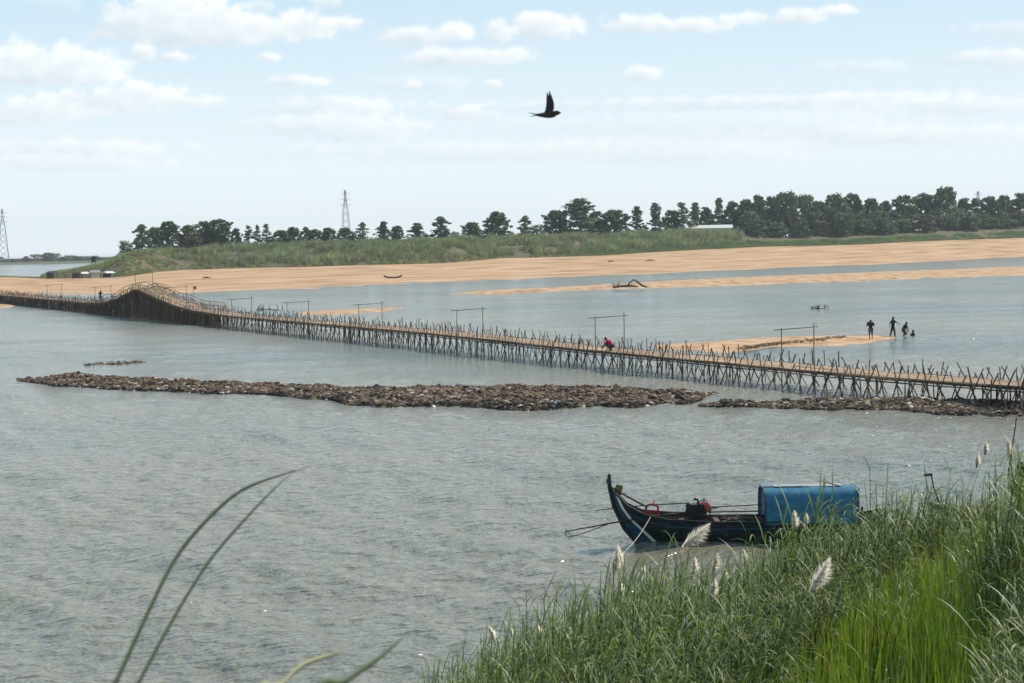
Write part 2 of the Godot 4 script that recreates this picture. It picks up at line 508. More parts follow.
const BANK := [[-283.89,-0.04,-596],[-275.14,-0.19,-596],[-266.39,-0.35,-596],[-257.64,-0.5,-596],[-248.89,-0.65,-596],[-240.14,-0.8,-596],[-231.38,-0.8,-596],[-222.63,-0.8,-596],[-213.88,-0.8,-596],[-205.13,-0.8,-596],[-196.37,-0.8,-596],[-187.62,-0.8,-596],[-178.87,-0.8,-596],[-167.88,-0.8,-588.19],[-157,1.6,-580.38],[-146.44,2.83,-572.56],[-136.08,4.58,-564.75],[-125.92,7.74,-556.94],[-122.59,8.96,-580.06],[-116.85,9.05,-594.21],[-109.11,9.09,-599.57],[-101.2,9.13,-604.93],[-92.48,9.25,-606],[-83.58,9.39,-606],[-74.68,9.52,-606],[-65.78,9.62,-606],[-56.88,9.71,-606],[-47.98,9.81,-606],[-39.19,9.87,-607.67],[-30.37,9.92,-609.75],[-21.67,10,-616.83],[-12.91,10.24,-631.42],[-3.72,10.54,-646],[5.84,10.8,-653.5],[15.61,10.85,-661],[25.6,10.84,-668.5],[35.81,10.83,-676],[46.24,11.24,-683.5],[56.9,11.66,-691],[67.78,12.09,-698.5],[78.87,11.98,-706],[90.2,11.75,-713.69],[101.75,10.86,-721.38],[113.41,9.81,-728.35],[125.11,10,-734.24],[136.98,10.19,-740.12],[149.02,10.39,-746],[161.31,10.75,-752.25],[173.79,11.11,-758.5],[186.45,11.48,-764.75],[199.65,11.8,-772.38],[213.17,12.11,-780.36],[226.93,12.43,-788.34],[240.88,12.74,-796.23],[254.37,12.95,-801.91],[268.03,13.16,-807.59],[281.86,13.37,-813.27],[295.85,13.58,-818.95],[310,13.8,-824.64],[324.32,14.01,-830.32],[338.81,14.23,-836]]

func make_beach() -> void:
	var nz := noise(0.02, 4, 92)
	var pts := PackedVector3Array()
	var uvs := PackedVector2Array()
	var n := 420
	var rows := 26
	for j in rows:
		var t := -0.1 + 1.1 * float(j) / (rows - 1)
		for i in n:
			var s := float(i) / (n - 1)
			var a := Vector3(lerp_table(s, BEACH, 0), 0.0, lerp_table(s, BEACH, 1))
			var b := Vector3(lerp_table(s, BEACH, 2), lerp_table(s, BEACH, 3), lerp_table(s, BEACH, 4))
			var p := a.lerp(b, t)
			p.y = b.y * (t * 0.55 + 0.45 * t * t) if t > 0.0 else t * 6.0
			var edge := clampf(1.0 - absf(t) * 4.0, 0.0, 1.0)
			p.z += edge * 5.0 * nz.get_noise_2d(p.x * 1.5, 3.0)
			if t > 0.05 and t < 0.97:
				p.y += 0.22 * nz.get_noise_2d(p.x * 0.4, p.z * 2.5) + 0.10 * nz.get_noise_2d(p.x * 3.0, p.z * 6.0)
			pts.append(p)
			uvs.append(Vector2(p.x / 500.0, t * 1.7 + p.x / 900.0))
	var mb := MB.new()
	mb.grid(pts, n, uvs)
	setting("sand_beach", mb.mesh(), M.sand)

func bank_point(s: float, t: float) -> Vector3:
	# t: 0 at the top of the sand, 1 at the top of the bank, above 1 the land behind
	var a := Vector3(lerp_table(s, BEACH, 2), lerp_table(s, BEACH, 3), lerp_table(s, BEACH, 4))
	var b := Vector3(lerp_table(s, BANK, 0), lerp_table(s, BANK, 1), lerp_table(s, BANK, 2))
	if t <= 1.0:
		var p := a.lerp(b, t)
		p.y = a.y + (b.y - a.y) * (1.0 - pow(1.0 - maxf(t, 0.0), 1.6)) - (0.06 if t < 0.05 else 0.0)
		return p
	var back := Vector3(b.x - a.x, 0.0, b.z - a.z).normalized()
	var land := b + back * (t - 1.0) * 36.0
	land.y -= clampf((0.29 - s) / 0.02, 0.0, 1.0) * minf(maxf(t - 1.25, 0.0) * 3.0, 8.0)
	return land

func make_bank() -> void:
	var nz := noise(0.05, 4, 93)
	var pts := PackedVector3Array()
	var n := 300
	var ts := [-0.06, 0.0, 0.08, 0.16, 0.25, 0.35, 0.45, 0.55, 0.65, 0.75, 0.85, 0.93, 1.0, 1.1, 1.4, 2.0, 3.5, 7.0, 20.0]
	for t: float in ts:
		for i in n:
			var p := bank_point(float(i) / (n - 1), t)
			if t > 0.0 and t < 1.2:
				p.y += 0.5 * nz.get_noise_2d(p.x, p.z) * minf(1.0, t * 4.0)
			pts.append(p)
	var mb := MB.new()
	mb.grid(pts, n)
	setting("river_bank", mb.mesh(), M.bank)
	# far shore beyond the left arm of the river
	var fp := PackedVector3Array()
	for t: float in [0.0, 1.0, 2.0, 3.0, 4.0, 5.0]:
		for i in 60:
			var x := -1500.0 + i * 26.0
			var z: float = -1570.0 - [-6.0, 4.0, 22.0, 60.0, 300.0, 900.0][int(t)] - 8.0 * nz.get_noise_2d(x * 0.1, 0.0)
			fp.append(Vector3(x, [-1.0, 0.3, 1.6, 2.0, 3.0, 4.0][int(t)], z))
	var fb := MB.new()
	fb.grid(fp, 60)
	setting("far_shore", fb.mesh(), M.bank)

# the near bank: waterline (x, distance); land lies to the right and towards the camera
const SHORE := [[-70, 13], [-10, 15.0], [-3.6, 18.5], [-2.6, 24.0], [-0.9, 28.5], [2.0, 32.0], [8.5, 40.5], [20.0, 49.0], [70.0, 60.0]]

func inland(x: float, D: float) -> float:
	var p := Vector2(x, D)
	var best := 1e9
	var sg := 1.0
	for i in SHORE.size() - 1:
		var a := Vector2(SHORE[i][0], SHORE[i][1])
		var b := Vector2(SHORE[i + 1][0], SHORE[i + 1][1])
		var q := Geometry2D.get_closest_point_to_segment(p, a, b)
		var dd := p.distance_to(q)
		if dd < best:
			best = dd
			sg = 1.0 if (b - a).cross(p - a) < 0.0 else -1.0
	return best * sg

var lump: FastNoiseLite

func near_ground(x: float, D: float) -> float:
	var s := inland(x, D)
	var y := 0.0
	if s < 0.0:
		y = s * 0.35
	elif s < 16.0:
		y = 0.05 + s * 0.40
	else:
		y = 6.45 + (s - 16.0) * 0.05
	return y + 0.18 * lump.get_noise_2d(x, D) * clampf(s + 0.5, 0.0, 1.0)

func make_near_bank() -> void:
	lump = noise(0.35, 3, 94)
	var pts := PackedVector3Array()
	var nx := 150
	for j in 130:
		var D := -12.0 + j * 0.58
		for i in nx:
			var x := -45.0 + i * 0.72
			pts.append(Vector3(x, maxf(near_ground(x, D), -1.5), -D))
	var mb := MB.new()
	mb.grid(pts, nx)
	setting("near_bank", mb.mesh(), M.soil)

# ---------- plants ----------
func blade(mb: MB, root: Vector3, h: float, w: float, lean: Vector2, droop: float, segs: int, c: Color) -> void:
	mb.col = c
	var dir := Vector3(lean.x, 0.0, lean.y)
	var side := Vector3(-lean.y, 0.0, lean.x)
	if side.length() < 0.05:
		side = Vector3.RIGHT
	side = (side.normalized() + Vector3(rng.randf_range(-0.7, 0.7), 0, rng.randf_range(-0.7, 0.7))).normalized()
	var last := -1
	for k in segs + 1:
		var t := float(k) / segs
		var bend := pow(t, 2.0)
		var p := root + Vector3.UP * h * (t - droop * pow(t, 3.2)) + dir * h * bend
		var ww := w * (1.0 - pow(t, 1.7)) + 0.0012
		var along := Vector3.UP * (1.0 - droop * 3.2 * pow(t, 2.2)) + dir * 2.0 * t
		var nn := side.cross(along).normalized()
		if nn.y < 0.0: nn = -nn
		if k == segs:
			var q := mb.vert(p, nn)
			mb.face(last, last + 1, q)
		else:
			var i0 := mb.vert(p - side * ww * 0.5, nn)
			mb.vert(p + side * ww * 0.5, nn)
			if last >= 0:
				mb.face(last, last + 1, i0 + 1); mb.face(last, i0 + 1, i0)
			last = i0

func leaf_arc(mb: MB, p: Vector3, dir: Vector3, length: float, w: float, rise: float, droop: float, c: Color) -> void:
	mb.col = c
	var side := dir.cross(Vector3.UP).normalized()
	side = (side + Vector3.UP * rng.randf_range(-0.5, 0.5)).normalized()
	var last := -1
	for k in 6:
		var t := k / 5.0
		var q := p + dir * length * t * 0.75 + Vector3.UP * length * (rise * t - droop * t * t)
		var along := dir * 0.75 + Vector3.UP * (rise - 2.0 * droop * t)
		var nn := side.cross(along).normalized()
		if nn.y < 0.0: nn = -nn
		if k == 5:
			mb.face(last, last + 1, mb.vert(q, nn))
		else:
			var ww := w * (0.55 + 1.2 * t - 1.7 * t * t)
			var i0 := mb.vert(q - side * ww * 0.5, nn)
			mb.vert(q + side * ww * 0.5, nn)
			if last >= 0:
				mb.face(last, last + 1, i0 + 1); mb.face(last, i0 + 1, i0)
			last = i0

func reed_clump(stems: int) -> ArrayMesh:
	# leafy stems; each leaf springs from the stem and arches over, mostly down wind
	var mb := MB.new()
	for k in stems:
		var a := rng.randf() * TAU
		var root := Vector3(cos(a), 0.0, sin(a)) * 0.20 * sqrt(rng.randf())
		var h := rng.randf_range(0.5, 0.9)
		var lean := Vector3(rng.randf_range(-0.05, 0.25), 0.0, rng.randf_range(-0.12, 0.12)) + root * 0.5
		var tone := Color(0.075, 0.120, 0.026).lerp(Color(0.160, 0.210, 0.058), rng.randf())
		mb.col = tone
		mb.tube([root, root + Vector3.UP * h * 0.5 + lean * h * 0.3, root + Vector3.UP * h + lean * h], [0.0045, 0.0035, 0.0015], 4)
		for q in 9:
			var t := 0.12 + 0.88 * pow(rng.randf(), 0.8)
			var p := root + Vector3.UP * h * t + lean * h * lerpf(t * 0.6, t, t)
			var b := rng.randf() * TAU
			var dir := (Vector3(cos(b), 0.0, sin(b)) * 0.8 + Vector3(0.55, 0.0, 0.0)).normalized()
			var c := tone.lerp(Color(0.21, 0.26, 0.085), rng.randf())
			var u := rng.randf()
			if u < 0.08: c = Color(0.46, 0.41, 0.26)
			elif u < 0.24: c = Color(0.36, 0.41, 0.27)  # pale tone paints glints onto some leaves
			leaf_arc(mb, p, dir, rng.randf_range(0.16, 0.36), rng.randf_range(0.006, 0.011), rng.randf_range(0.5, 1.15), rng.randf_range(0.35, 1.0), c)
	return mb.mesh()

func tuft(kind: String, count: int, spread: float) -> ArrayMesh:
	var mb := MB.new()
	for k in count:
		var a := rng.randf() * TAU
		var r := spread * sqrt(rng.randf())
		var root := Vector3(cos(a) * r, 0.0, sin(a) * r)
		var out := Vector2(cos(a), sin(a)) * rng.randf_range(0.0, 0.34)
		var u := rng.randf()
		match kind:
			"reed":
				var c := Color(0.060, 0.100, 0.030).lerp(Color(0.150, 0.190, 0.075), u)
				if rng.randf() < 0.10: c = Color(0.46, 0.41, 0.26)
				elif rng.randf() < 0.20: c = Color(0.36, 0.40, 0.26)  # glints painted into the colour of some blades
				var wind := Vector2(rng.randf_range(-0.04, 0.26), rng.randf_range(-0.14, 0.16))
				var arched := rng.randf() < 0.45
				if arched: wind += Vector2(rng.randf_range(0.1, 0.5), rng.randf_range(-0.15, 0.15))
				blade(mb, root, rng.randf_range(0.35, 1.05), rng.randf_range(0.007, 0.013), out + wind, rng.randf_range(0.35, 0.95) if arched else 0.02, 8, c)
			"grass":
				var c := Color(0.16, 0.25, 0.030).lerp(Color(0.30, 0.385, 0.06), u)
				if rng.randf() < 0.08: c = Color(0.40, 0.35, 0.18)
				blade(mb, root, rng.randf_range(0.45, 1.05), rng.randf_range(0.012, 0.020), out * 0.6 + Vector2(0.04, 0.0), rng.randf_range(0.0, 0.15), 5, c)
			"leaf":
				var c := Color(0.22, 0.27, 0.13).lerp(Color(0.46, 0.47, 0.32), u)
				blade(mb, root, rng.randf_range(0.55, 1.0), rng.randf_range(0.009, 0.016), out + Vector2(rng.randf_range(0.15, 0.75), rng.randf_range(-0.35, 0.35)), rng.randf_range(0.45, 1.0), 9, c)
			"far":
				var c := Color(0.13, 0.175, 0.085).lerp(Color(0.26, 0.30, 0.18), u)
				if rng.randf() < 0.16: c = Color(0.46, 0.46, 0.36)
				blade(mb, root, rng.randf_range(0.6, 1.05), rng.randf_range(0.03, 0.055), out + Vector2(rng.randf_range(0.05, 0.35), 0.0), rng.randf_range(0.0, 0.35), 3, c)
	return mb.mesh()

func leaf_crown(kind: String, sd: int) -> Array:
	# unit tree: height 1, width 1, trunk at the origin; returns [trunk mesh, crown mesh]
	rng.seed = sd
	var trunk := MB.new()
	var crown := MB.new()
	var clumps := []
	match kind:
		"dome":
			for k in 170:
				var a := rng.randf() * TAU
				var y := 0.03 + 0.93 * rng.randf()
				var wide := 0.44 * sqrt(clampf(1.0 - pow((y - 0.38) / 0.60, 2.0), 0.03, 1.0))
				var lob := 0.82 + 0.30 * sin(a * 3.0 + sd) * sin(y * 9.0 + sd * 0.7)
				var r := wide * lob * pow(rng.randf(), 0.4)
				clumps.append([Vector3(cos(a) * r, y, sin(a) * r), Vector3(0.085, 0.052, 0.085) * rng.randf_range(0.5, 1.4)])
		"bush":
			for k in 60:
				var a := rng.randf() * TAU
				var y := rng.randf_range(0.02, 0.9)
				var wide := 0.48 * sqrt(clampf(1.0 - pow(y, 2.2), 0.03, 1.0))
				var r := wide * pow(rng.randf(), 0.4)
				clumps.append([Vector3(cos(a) * r, y, sin(a) * r), Vector3(0.17, 0.12, 0.17) * rng.randf_range(0.7, 1.2)])
		"cone":
			for k in 46:
				var y := rng.randf_range(0.04, 1.0)
				var a := rng.randf() * TAU
				var r := 0.44 * pow(1.0 - y * 0.93, 0.75) * sqrt(rng.randf())
				clumps.append([Vector3(cos(a) * r, y, sin(a) * r), Vector3(0.18, 0.05, 0.18) * (1.15 - y * 0.6)])
		"tier":
			for k in 130:
				var a := rng.randf() * TAU
				var y := 0.06 + 0.15 * (rng.randi() % 7) + rng.randf_range(-0.07, 0.07)
				var wide := 0.46 * pow(clampf(1.02 - y, 0.02, 1.0), 0.55)
				var lob := 0.85 + 0.45 * sin(a * 2.0 + sd + y * 9.0)
				var r := wide * lob * pow(rng.randf(), 0.5)
				clumps.append([Vector3(cos(a) * r, y + r * 0.08, sin(a) * r), Vector3(0.11, 0.036, 0.11) * rng.randf_range(0.6, 1.4)])
		"pale":
			for k in 170:
				var a := rng.randf() * TAU
				var y := pow(rng.randf(), 0.85) * 0.94 + 0.02
				var wide := 0.44 * pow(sin(clampf(y * 0.86 + 0.12, 0.0, 1.0) * PI), 0.45)
				var r := wide * pow(rng.randf(), 0.5)
				clumps.append([Vector3(cos(a) * r, y, sin(a) * r), Vector3(0.07, 0.075, 0.07) * rng.randf_range(0.6, 1.5)])
	var base_n := clumps.size()
	for k in 16:
		var cc: Array = clumps[rng.randi() % base_n]
		var pp: Vector3 = cc[0]
		var off := Vector3(pp.x, minf((pp.y - 0.4) * 0.35, 0.12), pp.z) * rng.randf_range(0.1, 0.35)
		clumps.append([pp + off, (cc[1] as Vector3) * rng.randf_range(0.25, 0.55)])
	for cl in clumps:
		var mid: Vector3 = cl[0]
		var rad: Vector3 = cl[1]
		var tone := rng.randf_range(0.72, 1.28)
		var leaves := 30
		for q in leaves:
			var d := Vector3(rng.randfn(), rng.randfn(), rng.randfn())
			d = d.normalized() * pow(rng.randf(), 0.4)
			var p := mid + d * rad
			var nn := (d + Vector3(rng.randf_range(-0.6, 0.6), rng.randf_range(-0.2, 0.9), rng.randf_range(-0.6, 0.6))).normalized()
			var e := nn.cross(Vector3(rng.randfn(), rng.randfn(), rng.randfn())).normalized()
			var f := nn.cross(e)
			var sz := rng.randf_range(0.018, 0.040)
			var g := tone * rng.randf_range(0.75, 1.25)
			match kind:
				"pale": crown.col = Color(0.180, 0.215, 0.115) * g
				"tier": crown.col = Color(0.105, 0.140, 0.070) * g
				_: crown.col = Color(0.115, 0.150, 0.066) * g
			crown.quad(p - e * sz - f * sz * 0.5, p + e * sz * 0.3 - f * sz * 0.7, p + e * sz + f * sz * 0.4, p - e * sz * 0.2 + f * sz * 0.7, nn)
	trunk.tube([Vector3(0, -0.02, 0), Vector3(0.01, 0.25, 0.0), Vector3(-0.01, 0.6, 0.01), Vector3(0.0, 0.9, 0.0)], [0.030, 0.022, 0.014, 0.004], 7)
	for k in 9:
		var cl: Array = clumps[k * 4 % clumps.size()]
		var to: Vector3 = cl[0]
		var y0 := to.y * 0.6
		trunk.tube([Vector3(0, y0, 0), Vector3(to.x * 0.5, lerpf(y0, to.y, 0.6), to.z * 0.5), to], [0.010, 0.007, 0.003], 5)
	return [trunk.mesh(), crown.mesh()]

const TREES := [[-126.72,-560.94,7.44,5.38,4.29,"bush"],[-125.48,-580.22,8.21,9.41,6.83,"tier"],[-124.74,-599.53,8.69,8.78,7.05,"dome"],[-120.74,-602.71,8.73,10.8,9.93,"dome"],[-113.77,-603,8.77,9.22,8.51,"grey"],[-110.47,-616.43,8.8,10.73,8.7,"dome"],[-105.2,-613.21,8.82,11.27,10.1,"dome"],[-98.91,-616,8.87,7.88,4.35,"dome"],[-94.54,-616,8.94,8.81,3.99,"cone"],[-91.3,-616,8.99,8.34,3.99,"cone"],[-88.03,-616,9.04,8.83,3.62,"cone"],[-82.67,-616,9.12,6.59,7.97,"dome"],[-79.07,-622,9.18,7.6,7.32,"dome"],[-73.62,-616,9.24,7,5.07,"tier"],[-70.73,-616,9.27,6.55,5.44,"dome"],[-65.66,-616,9.33,6.93,6.16,"dome"],[-59.52,-616,9.39,6.74,7.25,"dome"],[-53.33,-616,9.46,8.06,5.8,"cone"],[-45.76,-616.25,9.53,8.02,6.16,"tier"],[-40.8,-617.42,9.56,6.93,5.08,"grey"],[-33.63,-619.08,9.6,7.3,7.65,"tier"],[-24.97,-621.58,9.66,9.28,8.04,"tier"],[-20.23,-629.75,9.73,4.45,3.33,"bush"],[-14.09,-639.67,9.9,7.61,9.03,"dome"],[-4.73,-654.25,10.2,11.34,10.39,"dome"],[6.05,-663.5,10.5,8.87,6.24,"tier"],[10.73,-667.1,10.56,6.05,5.49,"bush"],[18.54,-676.8,10.55,11.56,11.94,"dome"],[28.26,-680,10.54,15.22,16,"tier"],[35.12,-690.8,10.54,11.13,8.94,"dome"],[42.81,-690.5,10.78,11.32,12.19,"dome"],[52.23,-697.1,11.14,11.72,6.15,"tier"],[60.07,-702.5,11.45,12.61,6.61,"tier"],[67.65,-713.3,11.72,10.15,8.39,"dome"],[72.02,-710.6,11.85,12.78,7.94,"cone"],[78.73,-722.5,11.73,12.64,6.38,"tier"],[83.53,-723.85,11.63,11.41,6.81,"dome"],[89.83,-729.85,11.5,14.53,6.87,"tier"],[95.91,-733.85,11.38,14.2,7.77,"dome"],[101.44,-730.15,10.86,15.37,9.45,"dome"],[107.13,-733.85,9.96,17.96,8.63,"dome"],[114.5,-745.41,9.48,18.2,8.77,"dome"],[119.23,-736.71,9.59,19.47,10.4,"pale"],[129.58,-749.18,9.73,18.19,10.58,"pale"],[135.69,-746.71,9.85,15.26,10.54,"dome"],[144.32,-752.71,9.98,18.19,11.51,"pale"],[154.26,-764.75,10.13,18.65,9.9,"dome"],[161.57,-761.25,10.39,15.9,10.75,"dome"],[170.41,-771,10.61,14.42,8.16,"dome"],[178.22,-769.5,10.87,16.66,12.67,"dome"],[189.97,-778.75,11.18,17.29,11.91,"dome"],[199.13,-778.79,11.44,19.58,10.99,"pale"],[211.53,-792.85,11.67,14.48,9.33,"dome"],[217.05,-794.36,11.81,13.34,7.94,"tier"],[224.27,-795.15,12,14.88,10.29,"dome"],[234.42,-807.62,12.18,15.33,10.45,"dome"],[241.71,-805.04,12.4,15.83,11.37,"dome"],[253.2,-810.09,12.58,15.09,12.39,"dome"],[265.28,-815.09,12.76,15.77,13.43,"dome"]]
const BUSHES := [[102.12,-723.38,10.56,9.97,9.36],[111.17,-732.71,9.46,10.21,9.48],[120.83,-733.88,9.63,11.15,10.36],[131.93,-743.06,9.79,10.51,10.49],[141.76,-744.24,9.96,11.91,9.63],[153.25,-753.5,10.17,10.78,10.64],[163.29,-755,10.49,9.85,10.66],[175.22,-764.5,10.81,9.92,10.79],[192.2,-769.6,11.32,10.08,10.86],[205.57,-780.94,11.6,9.31,10.11],[216.48,-783.96,11.87,7.96,11.07],[228.67,-794.34,12.13,7.67,11.21],[237.59,-796.09,12.36,7.3,11.24],[250.84,-805.64,12.57,7.95,11.37],[103.63,-713.54,8.8,8.58,10.07],[112.98,-722.59,8.87,7.19,8.5],[123.45,-724.24,8.56,8.16,9.37],[134.49,-733.41,9.15,7.91,10.35],[143.26,-734.12,8.77,10.69,9.5],[153.7,-743,9.49,7.76,11.36],[163.62,-744.5,9.29,8.21,11.39],[174.94,-753.75,10.11,6.44,10.64],[184.55,-755,9.9,8.68,11.55],[196.54,-765.43,10.66,8.76,12.61],[206.7,-768.13,10.34,8.48,11.75],[218.62,-778.51,11.12,5.83,10.99],[228.46,-780.89,10.76,5.11,11.02],[241.74,-791.36,11.58,5.12,11.17]]
const FARTREES := [[-516.91,-1660,0.6,6.25,17.58],[-501.3,-1660,0.6,6.42,15.62],[-489.66,-1660,0.6,4.72,14.65],[-478.92,-1660,0.6,4.99,12.69],[-472.03,-1660,0.6,6.79,7.81],[-460.3,-1660,0.6,7.53,15.62],[-451.5,-1660,0.6,8.32,11.72],[-444.64,-1660,0.6,9.16,12.69],[-435.99,-1660,0.6,5.57,10.74],[-429.15,-1660,0.6,6.11,12.69],[-421.36,-1660,0.6,5.66,11.72],[-413.56,-1660,0.6,5.69,12.69],[-404.79,-1660,0.6,5.42,13.67],[-394.1,-1660,0.6,4.23,13.67]]

func make_trees() -> void:
	var forms := {}
	for kind in ["dome", "tier", "cone", "pale", "bush"]:
		forms[kind] = []
		for k in 4:
			forms[kind].append(leaf_crown(kind, 1000 + k * 17 + kind.length() * 131))
	rng.seed = 77
	var grey := tinted(lin(1.05, 0.82, 0.75), 0.7, lin(0.2, 0.2, 0.1))
	var deep := tinted(lin(0.78, 0.85, 0.80), 0.6, lin(0.30, 0.36, 0.12))
	var words := {"dome": ["round bushy tree", "dark"], "tier": ["flat-layered tree", "dark"], "cone": ["slender pointed tree", "dark"], "pale": ["loose feathery tree", "pale green"], "bush": ["low bushy tree", "dark"], "grey": ["twiggy tree", "greyish"]}
	for i in TREES.size():
		var t: Array = TREES[i]
		var kind: String = t[5]
		var form: Array = forms["dome" if kind == "grey" else kind][i * 7 % 4]
		var place := "%s from the left on the far bank" % number_word(i + 1)
		var o := thing("broadleaf_tree", "%s green %s, %s" % [words[kind][1], words[kind][0], place] if kind != "pale" and kind != "grey" else "%s %s, %s" % [words[kind][1], words[kind][0], place], "tree", Vector3(t[0], t[2], t[1]), rng.randf() * TAU, "trees along the far bank")
		var w: float = t[4] * (1.6 if kind == "cone" else 1.28 if kind != "tier" else 1.4)
		var h: float = t[3]
		var a := part("trunk", form[0], M.bark, o)
		var b := part("crown", form[1], grey if kind == "grey" else (deep if i % 3 == 0 else M.leaf), o)
		a.scale = Vector3(w, h, w)
		b.scale = Vector3(w, h, w)
	for i in BUSHES.size():
		var t: Array = BUSHES[i]
		var form: Array = forms["bush" if i % 3 else "pale"][i * 5 % 4]
		var o := thing("bank_shrub", "dense dark shrub %s the right-hand trees, %s from the left of its row" % [["among", "below"][i / 14], number_word(i % 14 + 1)], "shrub", Vector3(t[0], t[2], t[1]), rng.randf() * TAU, "shrubs on the right-hand bank slope")
		var a := part("trunk", form[0], M.bark, o)
		var b := part("crown", form[1], grey if i % 5 == 2 else (M.leaf if i % 2 else deep), o)
		a.scale = Vector3(t[4] * 1.15, t[3], t[4] * 1.15)
		b.scale = a.scale
	for i in FARTREES.size():
		var t: Array = FARTREES[i].duplicate()
		var form: Array = forms["bush" if i % 2 else "dome"][i % 4]
		t[3] *= rng.randf_range(1.0, 1.3)
		var o := thing("distant_tree", "hazy blue-green tree on the most distant shore, %s from the left" % number_word(i + 1), "tree", Vector3(t[0], t[2], t[1]), rng.randf() * TAU, "trees on the most distant shore")
		var a := part("trunk", form[0], M.bark, o)
		var b := part("crown", form[1], M.leaf, o)
		a.scale = Vector3(t[4] * 1.3, t[3], t[4] * 1.3)
		b.scale = a.scale

func number_word(n: int) -> String:
	if n <= 20:
		return ORD[n - 1]
	var tens: String = ["twent", "thirt", "fort", "fift", "sixt"][n / 10 - 2]
	return tens + "ieth" if n % 10 == 0 else tens + "y-" + ORD[n % 10 - 1]

func make_bank_plants() -> void:
	rng.seed = 88
	var forms := []
	for k in 4:
		forms.append(tuft("far", 26, 0.42))
	var places := [[], [], [], []]
	var colors := [[], [], [], []]
	var patch := noise(0.06, 3, 95)
	var tries := 0
	for k in 15000:
		var s := rng.randf_range(0.225, 0.80)
		var t := 1.35 * rng.randf()
		var p := bank_point(s, t)
		if p.y < 0.8:
			continue
		var px := 512.0 + 1700.0 * p.x / -p.z
		var n := patch.get_noise_2d(p.x, p.z)
		var h := 2.5 + 2.2 * n
		var c := Color(1.18, 1.08, 0.92)
		if s < 0.345 + 0.05 * patch.get_noise_2d(p.x * 0.5, p.z * 2.0) + rng.randf_range(-0.02, 0.02):
			# the old cut bank at the left end: short dry growth on bare earth, green only on top
			if t < 0.75:
				if n < -0.15 or rng.randf() < 0.25: continue
				h = 0.9
				c = Color(1.15, 0.85, 0.62) if n < 0.12 else Color(0.9, 0.95, 0.6)
			else:
				h = 1.5
				c = Color(1.25, 1.2, 0.95)
		elif s > 0.70:
			if t > 0.35: continue
			h = 1.3
			c = Color(0.95, 1.15, 0.65)
		elif n < -0.28 and t < 0.8:
			continue
		if px > 745.0 and t > 0.3:
			continue
		var g := rng.randf_range(0.55, 1.5) * (1.0 + 0.5 * n)  # light speckle and clump shadows put into the tuft tone
		if t < 0.08: h *= 0.5
		var b := Basis(Vector3.UP, rng.randf_range(-0.6, 0.6)).scaled(Vector3(2.0, h * rng.randf_range(0.8, 1.15), 2.0))
		var f := k % 4
		places[f].append(Transform3D(b, p - Vector3.UP * 0.05))
		colors[f].append(Color(c.r * g, c.g * g, c.b * g))
	for f in 4:
		var o := scatter("bank_reeds", forms[f], M.farreed, places[f], colors[f])
		tag(o, "pale green reeds covering the far bank below the trees", "reeds", "reeds on the far bank")
	# low green strip at the edge of the sand on the right, and some on the left spit
	places = []
	colors = []
	for k in 5200:
		var s := rng.randf_range(0.58, 0.97)
		var t := 0.34 * rng.randf() - 0.05
		var p := bank_point(s, maxf(t, 0.0))
		var pn := patch.get_noise_2d(p.x * 0.7, p.z * 1.5)
		if pn < -0.12 and t > 0.03: continue
		var hh := rng.randf_range(0.6, 1.4) + pn
		places.append(Transform3D(Basis(Vector3.UP, rng.randf()).scaled(Vector3(2.2, hh, 2.2)), p))
		var g := rng.randf_range(0.8, 1.3)
		colors.append(Color(1.0 * g, 1.05 * g, 0.72 * g))
	for k in 900:
		var s := rng.randf_range(0.17, 0.30)
		var p := bank_point(s, 0.10 * rng.randf())
		if patch.get_noise_2d(p.x * 1.2, 9.0) < 0.0: continue
		if p.y < 0.5: continue
		places.append(Transform3D(Basis(Vector3.UP, rng.randf()).scaled(Vector3(1.8, rng.randf_range(0.4, 0.9), 1.8)), p))
		colors.append(Color(1.0, 1.0, 0.7) * rng.randf_range(0.9, 1.3))
	var o := scatter("sand_edge_grass", forms[0], M.farreed, places, colors)
	tag(o, "low green grass growing along the upper edge of the sand", "grass")

const PLUMES := [[1.6,3.35,-27,0.44,5],[1.51,3.27,-25,0.32,2],[1.98,3.08,-27,0.32,25],[2.76,3.87,-26,0.55,50],[2.62,3.54,-25,0.35,8],[3.06,3.43,-26,0.31,15],[2.68,3.66,-23,0.27,10],[3.66,3.31,-27,0.29,-10],[-0.39,2.64,-25,0.24,-20],[-0.1,2.65,-25,0.13,0],[0.31,2.64,-25,0.26,-10],[3.08,3.44,-25,0.24,5],[4.29,4.07,-26,0.31,0],[4.64,3.92,-27,0.21,5],[3.59,4.41,-20,0.47,30],[6.84,5.08,-25,0.22,5],[7.01,5.38,-24,0.24,-3],[7.24,5.13,-26,0.21,3]]

